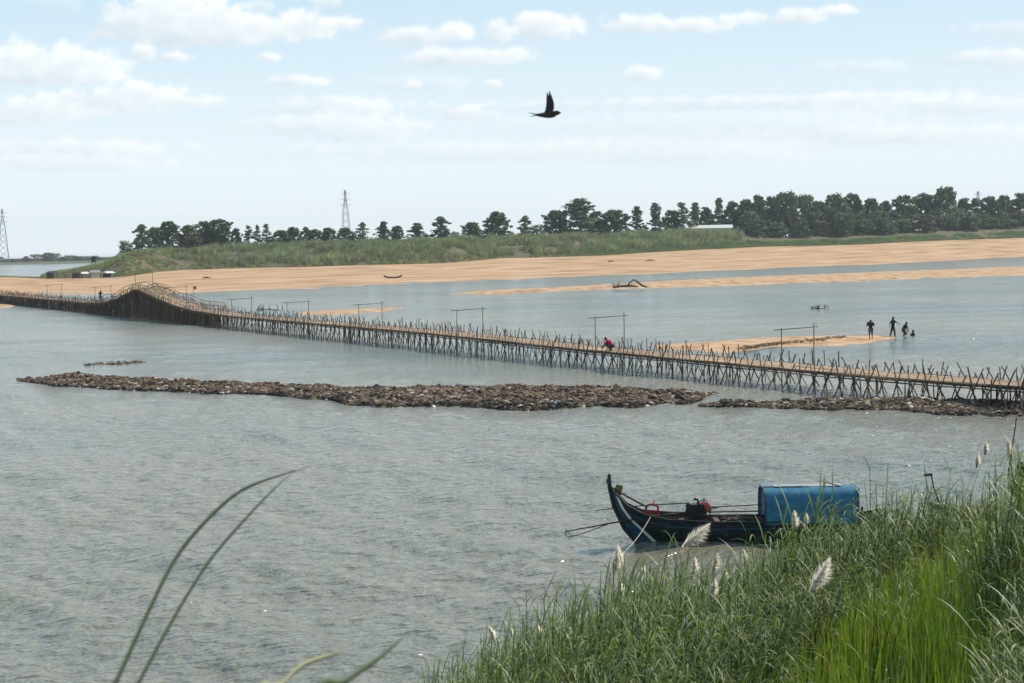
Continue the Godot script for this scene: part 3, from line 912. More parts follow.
func make_near_plants() -> void:
	rng.seed = 99
	var reeds := []
	var grasses := []
	for k in 5: reeds.append(reed_clump(5) if k % 4 else tuft("reed", 20, 0.17))
	for k in 4: grasses.append(tuft("grass", 26, 0.28))
	var rp := [[], [], [], [], []]
	var rc := [[], [], [], [], []]
	var gp := [[], [], [], []]
	var gc := [[], [], [], []]
	var patch := noise(0.22, 2, 96)
	var thin := noise(0.9, 2, 98)
	for k in 9500:
		var D := rng.randf_range(11.0, 46.0)
		var x := rng.randf_range(-4.0, 0.36 * D + 2.0)
		var s := inland(x, D)
		if s < 0.1 or s > 13.0: continue
		if rng.randf() > clampf(1.5 - D / 60.0, 0.3, 1.0): continue
		var y := near_ground(x, D)
		var n := patch.get_noise_2d(x, D)
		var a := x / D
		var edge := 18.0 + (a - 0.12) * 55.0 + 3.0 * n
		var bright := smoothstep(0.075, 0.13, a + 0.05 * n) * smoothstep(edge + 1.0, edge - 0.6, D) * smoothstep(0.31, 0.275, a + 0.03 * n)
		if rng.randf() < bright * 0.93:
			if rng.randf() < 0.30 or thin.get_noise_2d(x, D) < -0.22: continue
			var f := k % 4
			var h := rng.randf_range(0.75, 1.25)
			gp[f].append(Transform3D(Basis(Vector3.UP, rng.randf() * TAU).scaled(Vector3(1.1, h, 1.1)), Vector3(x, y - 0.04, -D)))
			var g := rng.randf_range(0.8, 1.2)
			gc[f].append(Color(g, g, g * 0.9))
			continue
		var h := 2.15 + 0.8 * n + rng.randf_range(-0.55, 0.35)
		h *= clampf(0.62 + s * 0.2, 0.62, 1.0)
		if D > 24.0: h *= lerpf(1.0, 0.68, clampf((D - 24.0) / 8.0, 0.0, 1.0) * smoothstep(0.06, 0.12, a))
		if D < 17.0: h *= 0.75
		if k % 5 == 0 or k % 5 == 4: h *= 0.86
		h *= 1.0 - 0.16 * smoothstep(0.09, 0.12, a) * smoothstep(0.24, 0.19, a)
		if a > 0.26: h *= lerpf(1.0, 0.9, smoothstep(0.26, 0.29, a))
		h = minf(h, 2.45)
		if D < edge and a > 0.09 and a < 0.29: h *= 0.62
		var f := k % 5
		rp[f].append(Transform3D(Basis(Vector3.UP, rng.randf_range(-0.5, 0.5)).scaled(Vector3(h, h, h)), Vector3(x, y - 0.05, -D)))
		var g := rng.randf_range(0.75, 1.25)
		rc[f].append(Color(g, g, g * rng.randf_range(0.8, 1.1)))
	for f in 5:
		tag(scatter("reed_bed", reeds[f], M.reed, rp[f], rc[f]), "tall grey-green reeds leaning with the wind on the near bank", "reeds", "reeds on the near bank")
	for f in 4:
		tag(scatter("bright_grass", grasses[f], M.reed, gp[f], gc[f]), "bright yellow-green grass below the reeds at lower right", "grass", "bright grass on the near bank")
	# broad pale leaves arching out of the growth
	var arch := tuft("leaf", 9, 0.12)
	var ap := []
	var ac := []
	for k in 900:
		var D := rng.randf_range(13.0, 34.0)
		var x := rng.randf_range(-3.0, 0.34 * D + 1.0)
		var s := inland(x, D)
		if s < 0.6: continue
		var low := D < 18.0 + (x / D - 0.12) * 55.0
		ap.append(Transform3D(Basis(Vector3.UP, rng.randf_range(-0.7, 0.7)).scaled(Vector3.ONE * rng.randf_range(1.0, 1.5) * (0.85 if low else 1.35)), Vector3(x, near_ground(x, D) - 0.03, -D)))
		var g := rng.randf_range(0.75, 1.15)
		ac.append(Color(g, g, g))
	tag(scatter("arching_leaves", arch, M.reed, ap, ac), "pale broad leaves arching out of the reeds and grass", "leaves")
	# flowering plumes, each on its stalk
	var says := ["tall plume at the left edge of the reeds, upper of two", "tall plume at the left edge of the reeds, lower of two", "plume leaning right just beside the two leftmost tall plumes", "large plume bent far to the right in front of the hull", "upright plume below the bent one in front of the hull", "plume right of the upright one below the hull", "low plume in the reeds below the hull", "thin plume tilted left below the middle of the boat", "small plume at the far left of the low reeds", "smallest plume in the low reeds at left", "narrow plume tilted left in the low reeds", "short plume half hidden in the reeds below the boat", "white plume in front of the blue cabin, larger of two", "white plume in front of the blue cabin, smaller of two", "largest feathery plume in the middle of the reeds", "plume on the tall reeds at right, lowest of three", "plume on the tall reeds nearest the right edge", "plume on the tall reeds at right, middle of three"]
	for i in PLUMES.size():
		var q: Array = PLUMES[i]
		var mid := Vector3(q[0], q[1], q[2])
		var L: float = q[3]
		var tilt: float = deg_to_rad(q[4])
		var ax := Vector3(sin(tilt), cos(tilt), 0.1).normalized()
		var low := mid - ax * L * 0.5
		var g := near_ground(mid.x - 0.3, -mid.z)
		var foot := Vector3(mid.x - 0.35 - sin(tilt) * 0.8, minf(g, low.y - 0.5), mid.z + 0.1)
		var o := thing("reed_plume", says[i], "reed plume", foot, 0.0, "flowering plumes in the near reeds")
		var st := MB.new()
		st.col = Color(0.30, 0.31, 0.15)
		var pts := []
		for k in 7:
			var t := k / 6.0
			var c1 := Vector3(0, (low - foot).y * 0.6, 0)
			var p := Vector3.ZERO.lerp(c1, t).lerp(c1.lerp(low - foot, t), t)
			pts.append(p)
		st.tube(pts, [0.006, 0.005, 0.005, 0.004, 0.004, 0.003, 0.003], 5)
		part("stalk", st.mesh(), M.reed, o)
		var pb := MB.new()
		var side := ax.cross(Vector3.FORWARD).normalized()
		for k in 620:
			var t := pow(rng.randf(), 0.9)
			var around := rng.randf() * TAU
			var o2 := (side * cos(around) + ax.cross(side) * sin(around))
			var wide := L * 0.27 * sin(PI * pow(clampf(t * 0.92 + 0.06, 0.0, 1.0), 0.8))
			var p0 := low - foot + ax * L * (t * 0.94)
			var wind := Vector3(0.35, -0.05, 0.0)
			var p1 := p0 + (o2 * wide + ax * L * 0.16 + wind * wide) * rng.randf_range(0.5, 1.1)
			var ww := (p1 - p0).cross(Vector3(rng.randfn(), rng.randfn(), rng.randfn())).normalized() * 0.006
			pb.col = Color(0.93, 0.90, 0.83) * rng.randf_range(0.88, 1.04)
			pb.tri(p0 - ww, p0 + ww, p1, (o2 * 0.4 + Vector3.UP).normalized())
		part("plume", pb.mesh(), M.plume, o)
	# single long blades rising close to the camera
	var long_blades := [[[[-0.91,7.38,-3.6],[-0.95,7.39,-3.95],[-0.98,7.41,-4.3],[-0.99,7.47,-4.65],[-1,7.51,-5],[-0.98,7.55,-5.35],[-0.93,7.59,-5.7],[-0.86,7.59,-6.05],[-0.77,7.58,-6.4]], 0.019, Color(0.055, 0.085, 0.030), "long dark green grass blade arching right, outer of two at lower left"], [[[-0.91,7.32,-3.8],[-0.94,7.34,-4.15],[-0.94,7.39,-4.5],[-0.94,7.43,-4.85],[-0.93,7.47,-5.2],[-0.87,7.54,-5.55],[-0.84,7.57,-5.9],[-0.83,7.57,-6.25]], 0.016, Color(0.060, 0.090, 0.035), "long dark green grass blade, inner and straighter of two at lower left"], [[[-0.6,7.39,-3.6],[-0.56,7.38,-3.95],[-0.55,7.34,-4.3],[-0.48,7.29,-4.65]], 0.018, Color(0.42, 0.42, 0.26), "pale straw-coloured blade tip at the bottom edge"], [[[-0.43,7.47,-3.3],[-0.38,7.46,-3.65],[-0.34,7.42,-4],[-0.29,7.4,-4.35]], 0.02, Color(0.10, 0.14, 0.06), "short dark green blade tip at the bottom edge, right of the pale one"]]
	for q in long_blades:
		var pp: Array = q[0]
		var mb := MB.new()
		mb.col = q[2]
		var c := Curve3D.new()
		var p0 := Vector3(pp[0][0], pp[0][1], pp[0][2])
		var p1 := Vector3(pp[1][0], pp[1][1], pp[1][2])
		var ground := near_ground(p0.x - 0.1, -p0.z)
		c.add_point(Vector3(p0.x - 0.12, minf(ground - 0.02, p0.y - 0.3), p0.z))
		for w in pp:
			c.add_point(Vector3(w[0], w[1], w[2]))
		for i in range(1, c.point_count - 1):
			var ahead := c.get_point_position(i + 1) - c.get_point_position(i)
			var behind := c.get_point_position(i) - c.get_point_position(i - 1)
			var tan_ := (ahead + behind).normalized() * minf(ahead.length(), behind.length()) / 3.0
			c.set_point_in(i, -tan_)
			c.set_point_out(i, tan_)
		var len_ := c.get_baked_length()
		var pts := []
		var rad := []
		for k in 40:
			var t := k / 39.0
			pts.append(c.sample_baked(t * len_, true))
			rad.append(float(q[1]) * 0.5 * (1.0 - 0.93 * pow(t, 5.0 if pp.size() > 5 else 16.0)))
		mb.tube(pts, rad, 6, 0.3)
		var o := top("grass_blade", mb.mesh(), M.reed)
		tag(o, q[3], "grass blade", "long blades close to the camera")

# ---------- the bamboo bridge ----------
const B0 := Vector3(26.9, 0.0, -75.0)
const BDIR := Vector3(-0.4545, 0.0, -0.8907)
const BSIDE := Vector3(0.8907, 0.0, -0.4545)
const BW := 1.25

func deck_h(s: float) -> float:
	var tab := [[-10, 1.22], [20, 1.20], [45, 1.22], [70, 1.40], [100, 1.38], [124, 1.36], [138, 1.62], [145, 2.0], [152, 2.6], [158, 3.25], [162.5, 3.75], [164, 3.70], [168, 3.1], [174, 2.3], [180, 1.75], [186, 1.52], [195, 1.42], [400, 1.40]]
	for k in tab.size() - 1:
		if s <= tab[k + 1][0]:
			return lerpf(tab[k][1], tab[k + 1][1], smoothstep(0.0, 1.0, (s - tab[k][0]) / (tab[k + 1][0] - tab[k][0])) * 0.4 + 0.6 * (s - tab[k][0]) / (tab[k + 1][0] - tab[k][0]))
	return 1.4

func on_bridge(s: float, across: float, y: float) -> Vector3:
	var bend := 0.008 * pow(maxf(22.0 - s, 0.0), 2.0)
	return B0 + BDIR * s + BSIDE * across + Vector3(0.0, y, -bend)

func make_bridge() -> void:
	rng.seed = 111
	var o := thing("bamboo_bridge", "long bamboo footbridge on crossed poles with a humped span, crossing the river", "bridge", B0)
	var cyl := []
	for k in 3:
		var mb := MB.new()
		mb.tube([Vector3(0, 0, 0), Vector3(0, 0.33, 0), Vector3(0, 0.66, 0.0), Vector3(0, 1, 0)], [1.05, 0.95, 1.0, 0.85], 6)
		cyl.append(mb.mesh())
	var mats := [M.bamboo, M.bamboo_dark, M.bamboo_dark, M.bamboo_dark, M.bamboo, M.bamboo_pale]
	var far_lower := [MB.new(), MB.new(), MB.new()]
	var posts := 0
	var braces := 0
	var s := 0.0
	while s < 305.0:
		var dh := deck_h(s)
		var hump := s > 132.0
		for sd in [-1.0, 1.0]:
			var poles := []
			var j := rng.randf_range(-0.12, 0.12)
			if rng.randf() < 0.6: poles.append(["post", on_bridge(s + j, sd * BW + sd * rng.randf_range(0.05, 0.25), -0.9), on_bridge(s + j + rng.randf_range(-0.12, 0.12), sd * (BW + 0.02), dh + rng.randf_range(0.15, 0.95))])
			var k1 := rng.randf_range(0.6, 1.0)
			poles.append(["brace", on_bridge(s - k1, sd * (BW + 0.40), -0.7), on_bridge(s + k1 * 0.75 + rng.randf_range(-0.1, 0.15), sd * (BW - 0.06), dh + rng.randf_range(0.25, 0.85))])
			k1 = rng.randf_range(0.6, 1.0)
			poles.append(["brace", on_bridge(s + k1, sd * (BW + 0.33), -0.7), on_bridge(s - k1 * 0.75 + rng.randf_range(-0.15, 0.1), sd * (BW + 0.06), dh + rng.randf_range(0.25, 0.85))])
			if rng.randf() < 0.3:
				poles.append(["post", on_bridge(s + 0.4, sd * BW * 0.45, -0.9), on_bridge(s + 0.4 + rng.randf_range(-0.2, 0.2), sd * BW * 0.5, dh - 0.12)])
			if hump:
				for e in (4 if s < 178.0 else (3 if s < 190.0 else 2)):
					poles.append(["post", on_bridge(s + e * 0.24, sd * (BW + 0.12 + 0.15 * (e % 2)), -0.6), on_bridge(s + e * 0.24 + rng.randf_range(-0.6, 0.6), sd * BW, dh)])
					poles.append(["post", on_bridge(s + e * 0.24, sd * BW * 0.4, -0.6), on_bridge(s + e * 0.24 + rng.randf_range(-0.5, 0.5), sd * BW * 0.4, dh)])
			for q in poles:
				var r := rng.randf_range(0.026, 0.044)
				var a: Vector3 = q[1]
				var b: Vector3 = q[2]
				var single := false
				if q[0] == "post" and posts < 150:
					posts += 1
					single = true
				elif q[0] == "brace" and braces < 240:
					braces += 1
					single = true
				if single:
					var up := (b - a).normalized()
					var e1 := up.cross(Vector3.FORWARD).normalized()
					var pi := part(q[0], cyl[posts % 3], mats[rng.randi() % 6], o)
					pi.transform = Transform3D(Basis(e1 * r, up * a.distance_to(b), e1.cross(up) * -r), a - B0)
				else:
					(far_lower[rng.randi() % 3] as MB).tube([a - B0, b - B0], [r, r * 0.85], 5)
		s += 1.2 if s < 130.0 else 1.1
	for k in 3:
		part("far_poles", (far_lower[k] as MB).mesh(), [M.bamboo, M.bamboo_dark, M.bamboo_dark][k], o).set_meta("kind", "stuff")
	# long poles lashed under the deck edge and half way down, in lengths
	for row in [[-BW - 0.06, -0.10, 0.05], [BW + 0.06, -0.10, 0.05], [-BW - 0.10, -0.22, 0.04], [-BW - 0.12, 0.0, 0.035], [BW + 0.12, 0.0, 0.035], [0.0, -0.12, 0.05], [-BW * 0.5, -0.12, 0.05], [BW * 0.5, -0.12, 0.05]]:
		var q := 0.0
		var far := MB.new()
		while q < 305.0:
			var pts := []
			for k in 4:
				var u := q + k * 2.1 - 0.15
				pts.append(on_bridge(u, row[0] + rng.randf_range(-0.03, 0.03), deck_h(u) + row[1] + rng.randf_range(-0.02, 0.02)) - B0)
			if q < 60.0:
				var mb := MB.new()
				mb.tube(pts, [row[2]], 6)
				part("stringer", mb.mesh(), mats[rng.randi() % 6], o)
			else:
				far.tube(pts, [row[2]], 5)
			q += 6.2
		part("far_stringers", far.mesh(), M.bamboo, o).set_meta("kind", "stuff")
	# split-bamboo deck in mats of lengthwise laths
	var q := 0.0
	var fard := MB.new()
	var farx := MB.new()
	while q < 305.0:
		var mb := MB.new() if q < 64.0 else fard
		var L := 4.0 if (q < 132.0 or q > 186.0) else 2.0
		var mt := rng.randf_range(0.85, 1.15)
		var n := 15
		for k in n:
			var x := lerpf(-BW, BW, (k + 0.5) / n)
			var y0 := deck_h(q) + 0.03 + rng.randf_range(-0.012, 0.012)
			var y1 := deck_h(q + L) + 0.03 + rng.randf_range(-0.012, 0.012)
			var hw := BW / n * 0.92
			var g := mt * rng.randf_range(0.7, 1.25)
			mb.col = Color(0.36 * g, 0.25 * g, 0.165 * g)
			var e0 := rng.randf_range(-0.12, 0.02)
			var a := on_bridge(q + e0, x - hw, y0) - B0
			var b := on_bridge(q + e0, x + hw, y0) - B0
			var c := on_bridge(q + L + 0.02, x + hw, y1) - B0
			var d := on_bridge(q + L + 0.02, x - hw, y1) - B0
			var dn := Vector3.DOWN * 0.03
			mb.quad(a, b, c, d, Vector3.UP)
			mb.quad(a + dn, d + dn, c + dn, b + dn, Vector3.DOWN)
			mb.quad(a, d, d + dn, a + dn, -BSIDE)
			mb.quad(b, c, c + dn, b + dn, BSIDE)
			mb.quad(a, b, b + dn, a + dn, -BDIR)
		if q < 64.0:
			part("deck_mat", mb.mesh(), M.deck, o)
		for k in int(L / 0.5):
			var u := q + k * 0.5
			farx.tube([on_bridge(u, -BW - 0.25, deck_h(u) - 0.045) - B0, on_bridge(u, BW + 0.25, deck_h(u) - 0.045) - B0], [0.032], 5)
		q += L
	part("far_deck", fard.mesh(), M.deck, o).set_meta("kind", "stuff")
	part("cross_poles", farx.mesh(), M.bamboo, o).set_meta("kind", "stuff")
	# curved hand rails over the humped span, with uprights
	for sd in [-1.0, 1.0]:
		for lev in [0.45, 0.85]:
			var pts := []
			for k in 25:
				var u := 134.0 + k * 2.2
				pts.append(on_bridge(u, sd * (BW + 0.1), deck_h(u) + lev + 0.12 * sin(k * 1.3)) - B0)
			var mb := MB.new()
			mb.tube(pts, [0.045], 5)
			part("hand_rail", mb.mesh(), M.bamboo_pale, o)
	for u in [155.0, 159.0, 162.0, 165.0, 168.0]:
		var pts := []
		for k in 9:
			var w := PI * k / 8.0
			pts.append(on_bridge(u, -cos(w) * (BW + 0.1), deck_h(u) + 0.15 + sin(w) * 0.95) - B0)
		var mb := MB.new()
		mb.tube(pts, [0.04], 5)
		part("bent_hoop", mb.mesh(), M.bamboo_pale, o)
	# pole gates standing over the deck
	var gates := [[23.6, 2.25, "nearest pole gate, standing before the sandbar with people"], [44.6, 2.3, "second pole gate from the right, above the red figure"], [66.4, 2.1, "third pole gate from the right along the bridge"], [87.0, 2.1, "fourth pole gate from the right along the bridge"], [106.0, 1.9, "fifth pole gate from the right, near the small sandbar"], [123.8, 1.9, "sixth pole gate from the right along the bridge"], [148.8, 1.9, "pole gate on the right-hand ramp of the hump"], [164.0, 2.1, "pole gate on top of the humped span"], [186.4, 2.3, "pole gate at the left-hand foot of the hump"], [218.2, 2.3, "leftmost pole gate, far along the bridge"]]
	for g in gates:
		var u: float = g[0]
		var y := deck_h(u)
		var base := on_bridge(u, 0.0, y)
		var t := thing("pole_gate", "thin bamboo frame, " + g[2], "pole gate", base, 0.0, "pole gates over the bridge")
		var hts := [g[1], g[1] + 0.18]
		for k in 2:
			var mb := MB.new()
			var ax := 1.13 * (-1.0 if k == 0 else 1.0)
			mb.tube([BSIDE * ax + Vector3.DOWN * (y + 0.4), BSIDE * ax + Vector3.UP * 0.8 + BDIR * 0.03, BSIDE * ax + Vector3.UP * hts[k]], [0.032, 0.030, 0.025], 6)
			part("post", mb.mesh(), M.bamboo_dark, t)
		var mb2 := MB.new()
		mb2.tube([BSIDE * -1.65 + Vector3.UP * (hts[0] - 0.10), BSIDE * 1.4 + Vector3.UP * (hts[0] - 0.02)], [0.028, 0.022], 6)
		part("crossbar", mb2.mesh(), M.bamboo_dark, t)
	# a small red pennant on a pole by the hump
	var fb := on_bridge(148.0, BW + 0.5, 0.0)
	var f := thing("pennant", "small red pennant on a thin pole beside the bridge hump", "flag", fb)
	var mb3 := MB.new()
	mb3.tube([Vector3(0, -0.8, 0), Vector3(0.04, 4.3, 0)], [0.035, 0.025], 6)
	part("pole", mb3.mesh(), M.bamboo_dark, f)
	var mb4 := MB.new()
	mb4.box(Transform3D(Basis(Vector3(0, 0, 1), 0.1), Vector3(0.25, 4.05, 0)), Vector3(0.34, 0.36, 0.02))
	part("cloth", mb4.mesh(), M.red, f)

# ---------- rubble ----------
func rock_mesh(sd: int) -> ArrayMesh:
	var nz := noise(0.9, 2, sd)
	var mb := MB.new()
	var sp := SphereMesh.new()
	sp.radial_segments = 8
	sp.rings = 4
	sp.radius = 0.5
	sp.height = 1.0
	var arr := sp.get_mesh_arrays()
	var vs: PackedVector3Array = arr[Mesh.ARRAY_VERTEX]
	var ix: PackedInt32Array = arr[Mesh.ARRAY_INDEX]
	for i in range(0, ix.size(), 3):
		var t := []
		for k in 3:
			var p := vs[ix[i + k]]
			t.append(p * (1.0 + 0.75 * nz.get_noise_3dv(p * 1.6)) * Vector3(1.0, 0.72, 0.9))
		var nn: Vector3 = (t[1] - t[0]).cross(t[2] - t[0])
		if nn.length() < 1e-6: continue
		nn = nn.normalized()
		if nn.dot(t[0]) < 0.0: nn = -nn
		mb.tri(t[0], t[1], t[2], nn)
	return mb.mesh()

func make_rubble(table: Array, called: String, label: String, height: float, count: int, big: int) -> void:
	rng.seed = 200 + count
	var n := 160
	var rows := 12
	var nz := noise(0.35, 3, 97)
	var holder := thing(called, label, "rubble bar", Vector3(table[table.size() / 2][0], 0.0, table[table.size() / 2][1]))
	var pts := PackedVector3Array()
	var surf := func(s: float, t: float) -> Vector3:
		var near := Vector2(lerp_table(s, table, 0), lerp_table(s, table, 1))
		var far := Vector2(lerp_table(s, table, 2), lerp_table(s, table, 3))
		var p := near.lerp(far, t)
		var bump := clampf(1.0 - pow(absf(t * 2.0 - 1.0), 2.6), -0.4, 1.0)
		var endf := clampf(minf(s, 1.0 - s) * 14.0, 0.0, 1.0)
		var k := 0.75 + 0.55 * nz.get_noise_2d(p.x, p.y) + 0.35 * nz.get_noise_2d(p.x * 0.2, 7.0)
		return Vector3(p.x, height * bump * k * (0.25 + 0.75 * endf) - 0.06, p.y) - holder.position
	for j in rows:
		for i in n:
			pts.append(surf.call(float(i) / (n - 1), -0.14 + 1.28 * j / (rows - 1)))
	var mb := MB.new()
	mb.grid(pts, n)
	part("earth_core", mb.mesh(), M.rubble, holder)
	var forms := []
	for k in 5: forms.append(rock_mesh(300 + k))
	var places := [[], [], [], [], []]
	var colors := [[], [], [], [], []]
	for k in count + big:
		var s := rng.randf()
		var t := rng.randf_range(-0.03, 1.03)
		if k % 4 == 0: t = rng.randf_range(-0.06, 0.14)
		var p: Vector3 = surf.call(s, t)
		var sz := 0.07 + 0.25 * pow(rng.randf(), 2.8)
		if k >= count: sz = rng.randf_range(0.38, 0.58)
		if s < 0.04 or s > 0.96: sz *= 0.7
		var basis := Basis(Vector3(rng.randfn(), rng.randfn(), rng.randfn()).normalized(), rng.randf() * TAU).scaled(Vector3(rng.randf_range(0.8, 1.5), rng.randf_range(0.6, 1.0), rng.randf_range(0.8, 1.3)) * sz)
		var g := rng.randf_range(0.6, 1.35)
		var c := Color(0.175 * g, 0.115 * g, 0.072 * g)
		var u := rng.randf()
		if u < 0.22: c = Color(0.05, 0.04, 0.032) * g
		elif u > 0.955: c = Color(0.56, 0.49, 0.40) * g
		elif u > 0.85: c = Color(0.36, 0.275, 0.195) * g
		if t < 0.08 and rng.randf() < 0.75: c = Color(0.022, 0.019, 0.017)
		c.a = 1.0
		if k >= count:
			var st := part("stone", forms[k % 5], M["stone_%d" % (k % 3)], holder)
			st.transform = Transform3D(basis, p)
		else:
			places[k % 5].append(Transform3D(basis, p))
			colors[k % 5].append(c)
	for f in 5:
		scatter("small_stones", forms[f], M.stone, places[f], colors[f], holder)

# ---------- bodies by surface nets ----------
func nets(mb: MB, bones: Array, cell: float, blend: float) -> void:
	# bones: [from, to, radius, radius]
	var lo := Vector3(1e9, 1e9, 1e9)
	var hi := -lo
	for b in bones:
		var r: float = maxf(b[2], b[3]) + blend + cell * 2.0
		for e in 2:
			lo = lo.min(b[e] - Vector3.ONE * r)
			hi = hi.max(b[e] + Vector3.ONE * r)
	var d := (hi - lo) / cell
	var nx := int(d.x) + 2
	var ny := int(d.y) + 2
	var nz := int(d.z) + 2
	var f := PackedFloat32Array()
	f.resize(nx * ny * nz)
	f.fill(1e3)
	for b in bones:
		var a: Vector3 = b[0]
		var e: Vector3 = b[1]
		var m: float = maxf(b[2], b[3]) + blend + cell * 1.5
		var l := ((a.min(e) - Vector3.ONE * m - lo) / cell).max(Vector3.ZERO)
		var h := ((a.max(e) + Vector3.ONE * m - lo) / cell).min(Vector3(nx - 1, ny - 1, nz - 1))
		var ae := e - a
		var ll := maxf(ae.length_squared(), 1e-8)
		for k in range(int(l.z), int(h.z) + 1):
			for j in range(int(l.y), int(h.y) + 1):
				for i in range(int(l.x), int(h.x) + 1):
					var p := lo + Vector3(i, j, k) * cell
					var t := clampf((p - a).dot(ae) / ll, 0.0, 1.0)
					var q := p.distance_to(a + ae * t) - lerpf(b[2], b[3], t)
					var at := (k * ny + j) * nx + i
					var o := f[at]
					if o > 100.0:
						f[at] = q
					else:
						var w := clampf(0.5 + 0.5 * (q - o) / blend, 0.0, 1.0)
						f[at] = lerpf(q, o, w) - blend * w * (1.0 - w)
	var ids := {}
	for k in nz - 1:
		for j in ny - 1:
			for i in nx - 1:
				var sum := Vector3.ZERO
				var cnt := 0
				var base := (k * ny + j) * nx + i
				var corner := [base, base + 1, base + nx, base + nx + 1, base + nx * ny, base + nx * ny + 1, base + nx * ny + nx, base + nx * ny + nx + 1]
				var inside := 0
				for c in corner:
					if f[c] < 0.0: inside += 1
				if inside == 0 or inside == 8:
					continue
				for e in [[0, 1], [2, 3], [4, 5], [6, 7], [0, 2], [1, 3], [4, 6], [5, 7], [0, 4], [1, 5], [2, 6], [3, 7]]:
					var fa := f[corner[e[0]]]
					var fb := f[corner[e[1]]]
					if (fa < 0.0) != (fb < 0.0):
						var t := fa / (fa - fb)
						var pa := Vector3(e[0] & 1, (e[0] >> 1) & 1, e[0] >> 2)
						var pb := Vector3(e[1] & 1, (e[1] >> 1) & 1, e[1] >> 2)
						sum += pa.lerp(pb, t)
						cnt += 1
				var g := Vector3(f[corner[1]] - f[corner[0]] + f[corner[7]] - f[corner[6]], f[corner[2]] - f[corner[0]] + f[corner[7]] - f[corner[5]], f[corner[4]] - f[corner[0]] + f[corner[7]] - f[corner[3]])
				ids[base] = mb.vert(lo + (Vector3(i, j, k) + sum / cnt) * cell, g.normalized())
	for k in range(1, nz - 1):
		for j in range(1, ny - 1):
			for i in range(1, nx - 1):
				var at := (k * ny + j) * nx + i
				var s := f[at] < 0.0
				for ax in 3:
					var st: int = [1, nx, nx * ny][ax]
					if (f[at + st] < 0.0) == s:
						continue
					var u: int = [nx, nx * ny, 1][ax]
					var w: int = [nx * ny, 1, nx][ax]
					var q := [at, at - u, at - u - w, at - w]
					if ids.has(q[0]) and ids.has(q[1]) and ids.has(q[2]) and ids.has(q[3]):
						mb.face(ids[q[0]], ids[q[1]], ids[q[2]])
						mb.face(ids[q[0]], ids[q[2]], ids[q[3]])

func fingers(mb: MB, wrist: Vector3, dir: Vector3, palm: Vector3) -> void:
	# four fingers of unequal length and a thumb off the side of the palm
	var side := dir.cross(palm).normalized()
	var hold := wrist + dir * 0.075
	for k in 4:
		var r: Vector3 = hold + side * (k - 1.5) * 0.021
		var L: float = [0.070, 0.080, 0.076, 0.058][k]
		mb.tube([r - dir * 0.02, r + dir * L * 0.45 + palm * 0.006, r + dir * L * 0.8 + palm * 0.024, r + dir * L + palm * 0.042], [0.009, 0.0085, 0.008, 0.006], 6)
	mb.tube([wrist + dir * 0.02 + side * -0.030, wrist + dir * 0.05 - side * 0.055 + palm * 0.01, wrist + dir * 0.085 - side * 0.060 + palm * 0.025], [0.011, 0.010, 0.007], 6)

